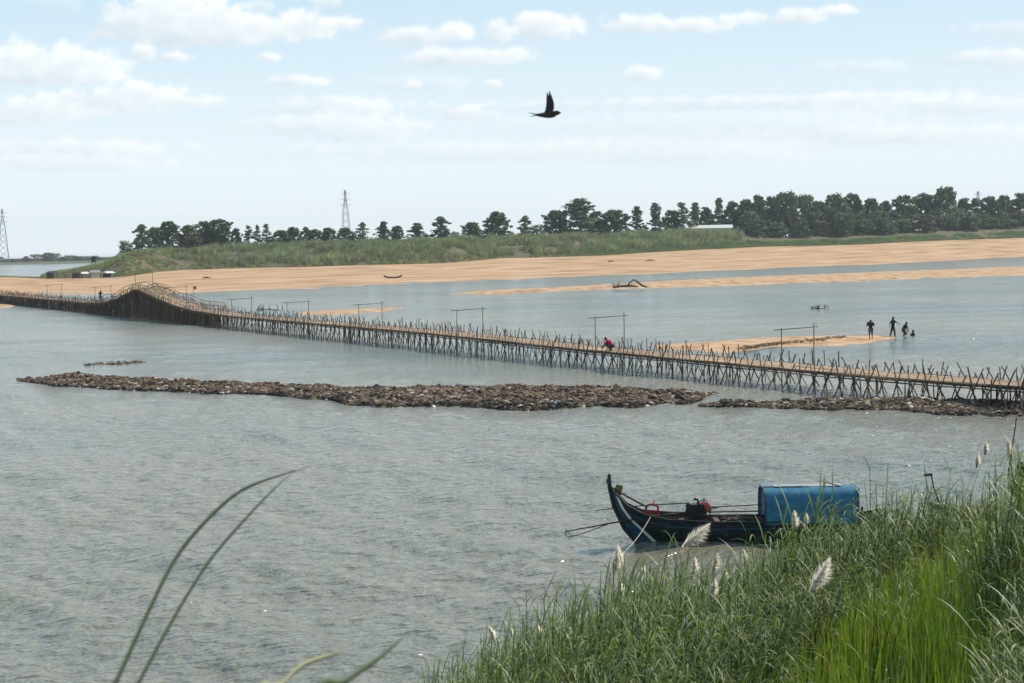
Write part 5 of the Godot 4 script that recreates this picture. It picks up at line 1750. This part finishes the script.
# ---------- bird ----------
func make_bird() -> void:
	# flying to the right, wings raised; x forward
	var mb := MB.new()
	var body := [V(-0.075, 0.0, 0), V(-0.045, -0.001, 0), V(-0.01, 0.0, 0), V(0.025, 0.003, 0), V(0.048, 0.009, 0), V(0.062, 0.012, 0), V(0.075, 0.012, 0), V(0.086, 0.011, 0)]
	mb.col = Color(0.055, 0.042, 0.034)
	mb.tube(body, [0.006, 0.013, 0.019, 0.020, 0.017, 0.015, 0.007, 0.0012], 10)
	mb.col = Color(0.14, 0.11, 0.09)
	mb.ball(V(0.005, -0.009, 0), V(0.045, 0.012, 0.014), 6, 10)
	mb.col = Color(0.045, 0.036, 0.030)
	# wings: thick at the root, swept back to a point
	for sd in [-1.0, 1.0]:
		var spine := [V(0.028, 0.012, sd * 0.012), V(0.038, 0.040, sd * 0.025), V(0.034, 0.075, sd * 0.040), V(0.020, 0.112, sd * 0.050), V(0.004, 0.150, sd * 0.052)]
		var chord := [0.060, 0.050, 0.037, 0.020, 0.001]
		for side in [-1.0, 1.0]:
			var first := mb.v.size()
			for k in 5:
				var p: Vector3 = spine[k]
				var nn := V(0.0, 0.15, side)
				mb.vert(p, nn)
				mb.vert(p + V(-chord[k] * 0.4, -0.004, side * 0.0035 * (1.0 - k / 4.0)), nn)
				mb.vert(p + V(-chord[k], -0.010, 0.0), nn)
			for k in 4:
				for j in 2:
					var q := first + k * 3 + j
					mb.face(q, q + 1, q + 4); mb.face(q, q + 4, q + 3)
	# forked tail
	for q in [[V(-0.128, 0.015, 0.010), 0.011], [V(-0.120, -0.010, -0.010), 0.011]]:
		mb.tube([V(-0.055, 0.0, 0), V(-0.085, (q[0] as Vector3).y * 0.35, (q[0] as Vector3).z), q[0]], [0.012, 0.008, 0.0012], 6, 0.4)
	mb.col = Color(0.10, 0.035, 0.02)
	mb.ball(V(0.064, 0.006, 0), V(0.010, 0.008, 0.010), 5, 8)
	var o := top("swallow", mb.mesh(), M.bird)
	o.position = Vector3(0.253, 9.212, -10.7)
	o.rotation = Vector3(0.0, 0.12, 0.0)
	tag(o, "dark swallow in flight with raised wings and forked tail against the sky", "bird")

# ---------- things far off ----------
func make_far_things() -> void:
	rng.seed = 501
	# lattice pylons
	var py := [[V(-144.07, 6.0, -1500.0), 54.0, "lattice pylon standing behind the trees left of the picture's middle"], [V(-446.1, 2.0, -1500.0), 47.6, "lattice pylon at the left edge beyond the most distant shore"], [V(385.0, 6.0, -1400.0), 39.0, "lattice pylon barely showing above the trees at right"]]
	for q in py:
		var o := thing("lattice_pylon", q[2], "pylon", q[0], 0.35, "power pylons on the horizon")
		var h: float = q[1]
		var wid := func(t: float) -> float:
			return lerpf(5.0, 1.0, pow(t, 0.75)) if t < 0.72 else 0.85
		for a in [[-1, -1], [1, -1], [1, 1], [-1, 1]]:
			var mb := MB.new()
			var pts := []
			for k in 7:
				var t := k / 6.0
				pts.append(V(a[0] * wid.call(t) * (1.0 - 0.6 * float(k == 6)), t * h, a[1] * wid.call(t) * (1.0 - 0.6 * float(k == 6))))
			mb.tube(pts, [0.17], 4)
			part("leg", mb.mesh(), M.steel, o)
		var n := 9
		for face in 4:
			var mb := MB.new()
			for k in n:
				var t0 := float(k) / n
				var t1 := float(k + 1) / n
				var a: Array = [[-1, -1], [1, -1], [1, 1], [-1, 1]][face]
				var b: Array = [[1, -1], [1, 1], [-1, 1], [-1, -1]][face]
				var w0: float = wid.call(t0)
				var w1: float = wid.call(t1)
				mb.tube([V(a[0] * w0, t0 * h, a[1] * w0), V(b[0] * w1, t1 * h, b[1] * w1)], [0.09], 4)
				mb.tube([V(b[0] * w0, t0 * h, b[1] * w0), V(a[0] * w1, t1 * h, a[1] * w1)], [0.09], 4)
			part("lattice", mb.mesh(), M.steel, o)
		for lv in [0.76, 0.85, 0.94]:
			var mb := MB.new()
			var reach: float = 5.0 - (lv - 0.76) * 8.0
			mb.tube([V(-reach, lv * h, 0), V(0, (lv + 0.02) * h, 0), V(reach, lv * h, 0)], [0.09, 0.16, 0.09], 4)
			mb.tube([V(-reach, lv * h, 0), V(0, (lv - 0.03) * h, 0), V(reach, lv * h, 0)], [0.09], 4)
			part("cross_arm", mb.mesh(), M.steel, o)
	# long white building among the trees
	var wb := thing("white_shed", "long low building with a white wall and roof among the trees at right", "building", Vector3(85.0, 10.6, -716.0), -0.05)
	var b := MB.new()
	b.bx(V(0, 1.7, 0), V(16.0, 3.4, 5.0))
	part("wall", b.mesh(), M.white_paint, wb)
	b = MB.new()
	b.quad(V(-8.6, 3.35, 3.2), V(8.6, 3.35, 3.2), V(8.6, 4.7, 0), V(-8.6, 4.7, 0))
	b.quad(V(-8.6, 3.35, -3.2), V(8.6, 3.35, -3.2), V(8.6, 4.7, 0), V(-8.6, 4.7, 0))
	b.tri(V(-8.0, 3.4, -2.5), V(-8.0, 3.4, 2.5), V(-8.0, 4.6, 0), Vector3.LEFT)
	b.tri(V(8.0, 3.4, -2.5), V(8.0, 3.4, 2.5), V(8.0, 4.6, 0), Vector3.RIGHT)
	part("roof", b.mesh(), M.white_paint, wb)
	for x in [-5.0, 0.5, 5.0]:
		b = MB.new()
		b.bx(V(x, 1.5, 2.52), V(1.4, 1.3, 0.08))
		part("window", b.mesh(), M.black, wb)
	# shelters on the sand spit at left
	var tents := [[V(-144.5, 1.0, -536.0), 2.8, 2.3, M.black, "small dark shelter at the left end of the sand spit"], [V(-134.5, 1.05, -522.0), 5.0, 2.5, M.drift, "wider brown-roofed shelter on the sand spit"], [V(-130.6, 1.05, -521.5), 2.4, 2.0, M.white_paint, "small white-sided shelter beside the brown-roofed one"], [V(-126.9, 1.1, -520.0), 3.4, 2.4, M.metal, "grey tarpaulin shelter on the sand spit"], [V(-122.3, 1.2, -518.0), 3.0, 1.9, M.white_paint, "pale low shelter nearest the grassy mound"]]
	for q in tents:
		var o := thing("beach_shelter", q[4], "shelter", q[0], rng.randf_range(-0.8, 0.8), "shelters on the sand spit")
		var w: float = q[1]
		var h: float = q[2]
		for a in [[-1, -1], [1, -1], [1, 1], [-1, 1]]:
			var mb := MB.new()
			mb.tube([V(a[0] * w * 0.42, -0.2, a[1] * 1.2), V(a[0] * w * 0.42, h * 0.75, a[1] * 1.2)], [0.07], 5)
			part("post", mb.mesh(), M.bamboo_dark, o)
		var mb := MB.new()
		mb.quad(V(-w * 0.5, h * 0.7, 1.6), V(w * 0.5, h * 0.7, 1.6), V(w * 0.42, h, 0), V(-w * 0.42, h, 0))
		mb.quad(V(-w * 0.5, h * 0.7, -1.6), V(w * 0.5, h * 0.7, -1.6), V(w * 0.42, h, 0), V(-w * 0.42, h, 0))
		mb.tri(V(-w * 0.5, h * 0.7, 1.6), V(-w * 0.5, h * 0.7, -1.6), V(-w * 0.42, h, 0))
		mb.tri(V(w * 0.5, h * 0.7, 1.6), V(w * 0.5, h * 0.7, -1.6), V(w * 0.42, h, 0))
		part("roof", mb.mesh(), q[3], o)
		mb = MB.new()
		mb.bx(V(0, h * 0.34, -1.2), V(w * 0.84, h * 0.68, 0.06))
		part("back_wall", mb.mesh(), [M.brown_cloth, M.drift, M.metal, M.white_paint, M.navy_cloth][tents.find(q)], o)
	# dark water tank on its stand above the spit
	var tk := thing("water_tank", "small dark tank on a stand behind the shelters on the spit", "tank", Vector3(-139.0, 2.6, -568.0))
	b = MB.new()
	for a in [[-1, -1], [1, -1], [1, 1], [-1, 1]]:
		b.tube([V(a[0] * 0.8, -0.5, a[1] * 0.8), V(a[0] * 0.6, 3.2, a[1] * 0.6)], [0.09], 5)
	part("stand", b.mesh(), M.bamboo_dark, tk)
	b = MB.new()
	b.tube([V(0, 3.2, 0), V(0, 4.7, 0), V(0, 4.95, 0)], [0.75, 0.75, 0.3], 12)
	part("tank", b.mesh(), M.navy_cloth, tk)
	# rowing boat drawn up on the sand
	var bb := thing("beached_canoe", "slim dark canoe drawn up on the sand beach", "canoe", Vector3(-29.6, 0.75, -428.0), 0.15)
	b = MB.new()
	for sd in [-1.0, 1.0]:
		var first := b.v.size()
		for i in 15:
			var t := i / 14.0
			var x := lerpf(-2.4, 2.4, t)
			var e := absf(t * 2.0 - 1.0)
			var g := 0.42 + 0.55 * pow(e, 3.0)
			var k := 0.05 + 0.5 * pow(e, 4.0)
			b.vert(V(x, g, sd * 0.45 * sqrt(1.001 - e * e)), V(0, 0, sd))
			b.vert(V(x * 0.97, k, sd * 0.12 * sqrt(1.001 - e * e)), V(0, -0.5, sd).normalized())
		for i in 14:
			var q := first + i * 2
			b.face(q, q + 1, q + 3); b.face(q, q + 3, q + 2)
	part("hull", b.mesh(), M.bamboo_dark, bb)
	b = MB.new()
	for x in [-1.0, 0.2, 1.1]:
		b.bx(V(x, 0.36, 0), V(0.16, 0.03, 0.7))
	part("thwarts", b.mesh(), M.wood, bb)
	# driftwood heap on the long bar
	var dw := thing("driftwood", "bleached driftwood tangle with an arched log on the long sandbar", "driftwood", Vector3(20.98, 0.36, -307.0))
	b = MB.new()
	b.tube([V(0.0, 0.3, 0), V(0.6, 1.0, 0), V(1.2, 1.45, 0), V(1.9, 1.0, 0.1), V(2.7, 0.35, 0.1), V(3.6, 0.05, 0.1)], [0.10, 0.12, 0.14, 0.18, 0.22, 0.12], 7)
	part("arched_log", b.mesh(), M.drift, dw)
	b = MB.new()
	b.tube([V(-2.6, 0.15, 0.1), V(-1.0, 0.28, 0), V(0.6, 0.35, -0.1), V(2.0, 0.2, 0)], [0.16, 0.2, 0.2, 0.1], 7)
	part("fallen_log", b.mesh(), M.drift, dw)
	for k in 20:
		b = MB.new()
		var p := V(rng.randf_range(-2.6, 0.6), 0.1, rng.randf_range(-0.4, 0.4))
		if k < 6: p = V(-2.0 + rng.randf_range(-0.3, 0.3), 0.2, 0)
		var e := p + V(rng.randf_range(-0.9, 0.9), rng.randf_range(0.2, 1.2), rng.randf_range(-0.3, 0.3))
		b.tube([p, (p + e) * 0.5 + V(0.1, 0.1, 0), e], [0.06, 0.045, 0.02], 5)
		part("branch", b.mesh(), M.drift, dw)
	# dead branches standing out of the river
	for q in [[Vector3(37.2, 0.0, -204.8), 1.0, "dead branches poking from the river above the people", 0.55], [Vector3(-34.1, 0.0, -240.2), 1.9, "tangle of dark dead branches in the river behind the bridge", 0.95]]:
		var o := thing("dead_branches", q[2], "branches", q[0])
		for k in 12:
			b = MB.new()
			var x := rng.randf_range(-1.0, 1.0) * float(q[1])
			var hh := rng.randf_range(0.3, 1.0) * float(q[3])
			b.tube([V(x, -0.4, 0), V(x + rng.randf_range(-0.3, 0.3), hh * 0.6, 0.1), V(x + rng.randf_range(-0.8, 0.8), hh, 0.2)], [0.06, 0.05, 0.02], 5)
			part("branch", b.mesh(), M.bamboo_dark, o)
		b = MB.new()
		b.tube([V(-float(q[1]), 0.02, 0), V(-0.3, 0.12, 0.1), V(float(q[1]), -0.06, 0)], [0.05, 0.06, 0.03], 6)
		part("log", b.mesh(), M.bamboo_dark, o)
	# line of washed-up twigs along the people's sandbar
	var tw := MB.new()
	for k in 260:
		var u := rng.randf()
		var c := Vector3(lerpf(17.5, 28.0, u), 0.16, lerpf(-129.5, -142.5, pow(u, 0.8)) + rng.randfn() * 0.8)
		var e := c + Vector3(rng.randf_range(-0.5, 0.5), rng.randf_range(-0.02, 0.14), rng.randf_range(-0.3, 0.3))
		tw.tube([c, e], [rng.randf_range(0.02, 0.06), 0.02], 4)
	var two := top("twig_line", tw.mesh(), M.bamboo)
	tag(two, "brown line of washed-up twigs along the sandbar behind the bridge", "twigs", "", "stuff")
	# odd snags on the beach
	for q in [[V(46.0, 2.35, -560.0), 1.6, "dark snag lying on the beach left of the driftwood"], [V(33.0, 2.3, -560.0), 0.9, "smallest dark snag on the beach, far left of the arched log"], [V(-84.0, 1.0, -470.0), 1.4, "dark snag on the beach behind the bridge's middle"]]:
		var o := thing("beach_snag", q[2], "snag", q[0])
		b = MB.new()
		b.tube([V(-q[1], 0.1, 0), V(0, 0.35, 0), V(q[1], 0.15, 0.2)], [0.12, 0.22, 0.08], 6)
		part("log", b.mesh(), M.bamboo_dark, o)
		b = MB.new()
		b.tube([V(-0.2, 0.3, 0), V(-0.5, 0.9, 0)], [0.08, 0.02], 5)
		part("branch", b.mesh(), M.bamboo_dark, o)

func _ready() -> void:
	# camera: a 60 mm lens, tilted slightly, from the high bank
	var cam := Camera3D.new()
	cam.name = "camera"
	var at := CameraAttributesPhysical.new()
	at.frustum_focal_length = 12.0 / tan(deg_to_rad(22.7171) * 0.5)
	at.frustum_focus_distance = 75.0
	at.exposure_aperture = 5.6
	at.frustum_near = 0.2
	at.frustum_far = 12000.0
	cam.fov = 22.7171
	cam.near = 0.2
	cam.far = 12000.0
	cam.attributes = at
	cam.position = Vector3(0, 8.4, 0)
	cam.rotation_degrees = Vector3(-3.2313, 0.0, -1.1744)
	add_child(cam)
	cam.current = true
	var we := WorldEnvironment.new()
	we.name = "world"
	var env := Environment.new()
	env.background_mode = Environment.BG_SKY
	env.sky = make_sky()
	env.background_energy_multiplier = 0.96
	env.tonemap_mode = Environment.TONE_MAPPER_LINEAR
	env.tonemap_exposure = 1.22
	env.sdfgi_enabled = true
	env.ssao_enabled = true
	env.ssil_enabled = true
	env.fog_enabled = true
	env.fog_density = 0.00012
	env.fog_light_color = Color(0.89, 0.93, 0.96)
	we.environment = env
	add_child(we)
	var sun := DirectionalLight3D.new()
	sun.name = "sun"
	sun.light_energy = 1.4
	sun.light_color = Color(1.0, 0.955, 0.88)
	sun.light_angular_distance = 0.5
	sun.shadow_enabled = true
	sun.look_at_from_position(SUN_FROM * 100.0, Vector3.ZERO, Vector3.UP)
	add_child(sun)

	make_materials()
	for k in 3:
		M["stone_%d" % k] = textured(ramp_tex(noise(0.06, 4, 60 + k), 128, 128, [[0.0, [Color(0.05, 0.04, 0.03), Color(0.11, 0.08, 0.055), Color(0.02, 0.018, 0.016)][k]], [1.0, [Color(0.15, 0.11, 0.08), Color(0.27, 0.21, 0.15), Color(0.07, 0.055, 0.045)][k]]]), Vector3(1, 1, 1), 0.85)
	make_water()
	make_beach()
	make_bank()
	make_bar("long_sandbar", [[-14.99,-296.11,-15.3,-302.37],[-9.12,-296.28,-9.49,-308.42],[-3.25,-296.45,-3.44,-314.72],[2.66,-299.93,2.87,-321.66],[8.74,-304.49,9.46,-329.02],[14.99,-308.82,16.62,-342.13],[21.36,-312.48,24.29,-355.01],[27.82,-315.46,32.43,-367.5],[34.4,-318.51,41.17,-380.9],[41.06,-321.18,49.79,-389.27],[47.82,-323.82,58.62,-396.83],[54.81,-327.23,67.74,-404.31],[62.11,-331.58,77.13,-411.63],[69.61,-336.05,86.86,-419.23],[77.31,-340.64,96.96,-427.1],[84.95,-344.23,107.31,-434.77],[92.72,-347.78,118.03,-442.67],[100.65,-351.4,129.15,-450.85],[108.82,-355.31,140.81,-459.74],[117.42,-360.1,153.4,-470.43],[126.26,-365.02,166.6,-481.63],[135.34,-370.07,180.44,-493.38],[144.68,-375.26,194.97,-505.71],[154.28,-380.6,210.24,-518.68]], 0.5, 260, 14, 1.0, M.sand, 80.0)
	make_bar("people_sandbar", [[10.23,-135.83,10.38,-137.81],[10.96,-133.43,11.41,-138.88],[11.66,-131.1,12.46,-139.96],[12.42,-129.76,13.5,-140.85],[13.24,-129.08,14.54,-141.6],[14.05,-128.42,15.58,-142.36],[14.84,-127.76,16.66,-143.22],[15.65,-127.22,17.74,-144.09],[16.61,-127.96,18.84,-144.98],[17.59,-128.7,19.95,-145.87],[18.57,-129.46,21.07,-146.78],[19.57,-130.19,22.17,-147.45],[20.54,-130.71,23.26,-147.97],[21.51,-131.22,24.36,-148.49],[22.5,-131.75,25.44,-148.89],[23.49,-132.27,26.4,-148.58],[24.55,-133.12,27.35,-148.27],[25.66,-134.18,28.3,-147.96],[26.79,-135.27,29.25,-147.66],[28.05,-136.91,30.2,-147.36],[29.36,-138.7,30.99,-146.37],[30.64,-140.2,31.77,-145.38],[31.88,-141.48,32.45,-144],[32.77,-141.15,32.97,-141.99]], 0.22, 120, 14, 0.5, M.sand, 20.0)
	make_bar("small_sandbar", [[-28.2,-218.33,-28.85,-223.46],[-27.49,-217.85,-28.52,-226.07],[-26.78,-217.38,-28.17,-228.74],[-26.08,-216.9,-27.82,-231.47],[-25.38,-216.43,-27.33,-233.22],[-24.69,-215.96,-26.68,-233.6],[-23.99,-215.49,-26.03,-233.97],[-23.3,-215.03,-25.38,-234.35],[-22.69,-215.28,-24.72,-234.73],[-22.16,-216.36,-24.06,-235.11],[-21.63,-217.45,-23.4,-235.49],[-21.09,-218.55,-22.74,-235.88],[-20.54,-219.66,-22.08,-236.26],[-19.99,-220.78,-21.41,-236.65],[-19.43,-221.92,-20.74,-236.98],[-18.87,-223.06,-20.06,-237.28],[-18.3,-224.22,-19.38,-237.58],[-17.73,-225.39,-18.7,-237.88],[-17.17,-226.89,-18.01,-238.17],[-16.62,-228.68,-17.33,-238.47],[-16.07,-230.49,-16.64,-238.77],[-15.51,-232.34,-15.95,-239.08],[-14.93,-234.21,-15.26,-239.38],[-14.35,-236.11,-14.57,-239.68]], 0.25, 60, 10, 0.6, M.sand, 20.0)
	make_bar("left_sandbar", [[-111.45,-286.53,-126.65,-325.73],[-109.96,-285.93,-124.6,-324.12],[-108.48,-285.34,-122.57,-322.52],[-107,-284.75,-120.56,-320.94],[-105.53,-284.17,-118.56,-319.38],[-104.07,-283.58,-116.59,-317.83],[-102.61,-283,-114.64,-316.29],[-101.16,-282.42,-112.71,-314.77],[-99.71,-281.85,-110.79,-313.27],[-98.27,-281.27,-108.89,-311.78],[-96.84,-280.7,-107.01,-310.3],[-95.41,-280.13,-105.15,-308.83],[-93.99,-279.56,-103.31,-307.39],[-92.57,-279,-101.48,-305.95],[-91.16,-278.44,-99.67,-304.53],[-89.75,-277.88,-97.88,-303.12],[-88.35,-277.32,-96.1,-301.72],[-86.96,-276.76,-94.34,-300.34],[-85.57,-276.21,-92.59,-298.97],[-84.19,-275.66,-90.86,-297.61],[-82.81,-275.11,-89.15,-296.26],[-81.86,-276.01,-86.59,-292.01],[-80.94,-277.01,-84.06,-287.71],[-80.01,-278.01,-81.59,-283.53]], 0.25, 60, 10, 0.6, M.sand, 20.0)
	make_near_bank()
	print("ground ", Time.get_ticks_msec())
	make_trees()
	make_bank_plants()
	make_near_plants()
	print("plants ", Time.get_ticks_msec())
	make_rubble([[-33.34,-114.27,-33.61,-115.2],[-31.74,-112.02,-32.74,-115.56],[-30.2,-109.84,-31.86,-115.93],[-28.74,-107.82,-30.98,-116.29],[-27.57,-106.81,-30.06,-116.56],[-26.43,-105.82,-29.03,-116.34],[-25.3,-104.84,-27.75,-115.1],[-24.2,-103.89,-26.5,-113.89],[-23.18,-103.28,-25.31,-112.87],[-22.19,-102.72,-24.15,-111.89],[-21.22,-102.18,-23.01,-110.94],[-20.25,-101.64,-21.89,-109.99],[-19.29,-101.1,-20.79,-109.06],[-18.33,-100.53,-19.71,-108.22],[-17.37,-99.88,-18.69,-107.57],[-16.42,-99.24,-17.68,-106.93],[-15.49,-98.61,-16.68,-106.29],[-14.56,-97.98,-15.69,-105.67],[-13.65,-97.36,-14.71,-105.04],[-12.74,-96.71,-13.74,-104.43],[-11.85,-96.05,-12.78,-103.78],[-10.96,-95.4,-11.82,-103.02],[-10.05,-94.33,-10.87,-102.27],[-9.01,-91.8,-9.96,-101.79],[-8.15,-90.9,-9.09,-101.58],[-7.32,-90.02,-8.21,-101.36],[-6.53,-89.61,-7.34,-101.15],[-5.76,-89.38,-6.48,-101],[-4.99,-89.16,-5.62,-101],[-4.22,-88.94,-4.77,-100.99],[-3.47,-88.72,-3.92,-100.99],[-2.71,-88.5,-3.06,-100.82],[-1.96,-88.28,-2.21,-100.61],[-1.21,-88.06,-1.35,-100.4],[-0.46,-87.85,-0.5,-100.13],[0.28,-87.63,0.34,-99.72],[1.02,-87.47,1.18,-99.32],[1.75,-87.31,2,-98.91],[2.48,-87.15,2.83,-98.52],[3.21,-87,3.64,-98.12],[3.94,-86.84,4.45,-97.73],[4.67,-86.73,5.26,-97.34],[5.4,-86.73,6.06,-96.96],[6.13,-86.73,6.85,-96.57],[6.87,-86.72,7.63,-96.19],[7.66,-87.38,8.41,-95.78],[8.48,-88.19,9.18,-95.36],[9.31,-89.05,9.94,-94.94],[10.27,-90.85,10.66,-94.29],[11.27,-92.73,11.38,-93.64]], "rubble_bar", "long low bar of brown stones and debris in the middle of the river", 0.52, 20000, 60)
	make_rubble([[9.54,-86.55,9.6,-87.08],[10.14,-86.11,10.27,-87.19],[10.74,-85.67,10.94,-87.29],[11.33,-85.24,11.62,-87.4],[11.91,-84.81,12.29,-87.49],[12.5,-84.43,12.95,-87.44],[13.1,-84.16,13.6,-87.38],[13.69,-83.89,14.25,-87.33],[14.28,-83.61,14.91,-87.27],[14.86,-83.34,15.56,-87.22],[15.44,-83.08,16.21,-87.16],[16.02,-82.81,16.86,-87.13],[16.58,-82.5,17.51,-87.09],[17.12,-82.06,18.16,-87.05],[17.65,-81.64,18.81,-87],[18.17,-81.21,19.46,-86.95],[18.69,-80.79,20.09,-86.84],[19.2,-80.38,20.7,-86.65],[19.71,-79.98,21.31,-86.45],[20.26,-79.74,21.92,-86.26],[20.8,-79.5,22.52,-86.06],[21.34,-79.26,23.11,-85.84],[21.87,-79.02,23.69,-85.6],[22.4,-78.79,24.27,-85.36],[22.93,-78.55,24.85,-85.12],[23.46,-78.32,25.42,-84.88],[23.98,-78.11,26,-84.67],[24.51,-77.9,26.58,-84.46],[25.03,-77.69,27.15,-84.26],[25.55,-77.49,27.72,-84.05],[26.07,-77.28,28.29,-83.85],[26.59,-77.08,28.85,-83.65],[27.1,-76.88,29.42,-83.45],[27.61,-76.68,29.98,-83.25],[28.12,-76.48,30.53,-83.05],[28.62,-76.28,31.09,-82.85],[29.13,-76.09,31.64,-82.65],[29.63,-75.89,32.19,-82.45],[30.12,-75.69,32.74,-82.26],[30.62,-75.5,33.28,-82.06]], "rubble_bar", "bar of brown stones at right in front of the bridge", 0.5, 13000, 40)
	make_rubble([[-32.44,-128.47,-32.79,-129.88],[-32.1,-128.53,-32.5,-130.18],[-31.75,-128.58,-32.21,-130.47],[-31.4,-128.64,-31.92,-130.78],[-31.05,-128.7,-31.62,-131.08],[-30.7,-128.75,-31.32,-131.38],[-30.37,-128.89,-30.99,-131.52],[-30.05,-129.08,-30.62,-131.53],[-29.74,-129.28,-30.25,-131.54],[-29.42,-129.48,-29.89,-131.55],[-29.1,-129.67,-29.52,-131.56],[-28.78,-129.87,-29.15,-131.57],[-28.45,-130.07,-28.78,-131.58],[-28.13,-130.27,-28.41,-131.59]], "rubble_bar", "tiny dark strip of stones behind the left end of the long rubble bar", 0.14, 160, 0)
	make_bridge()
	print("bridge ", Time.get_ticks_msec())
	make_boat()
	make_second_boat()
	make_people()
	print("people ", Time.get_ticks_msec())
	make_far_things()
	make_bird()
	print("done ", Time.get_ticks_msec())
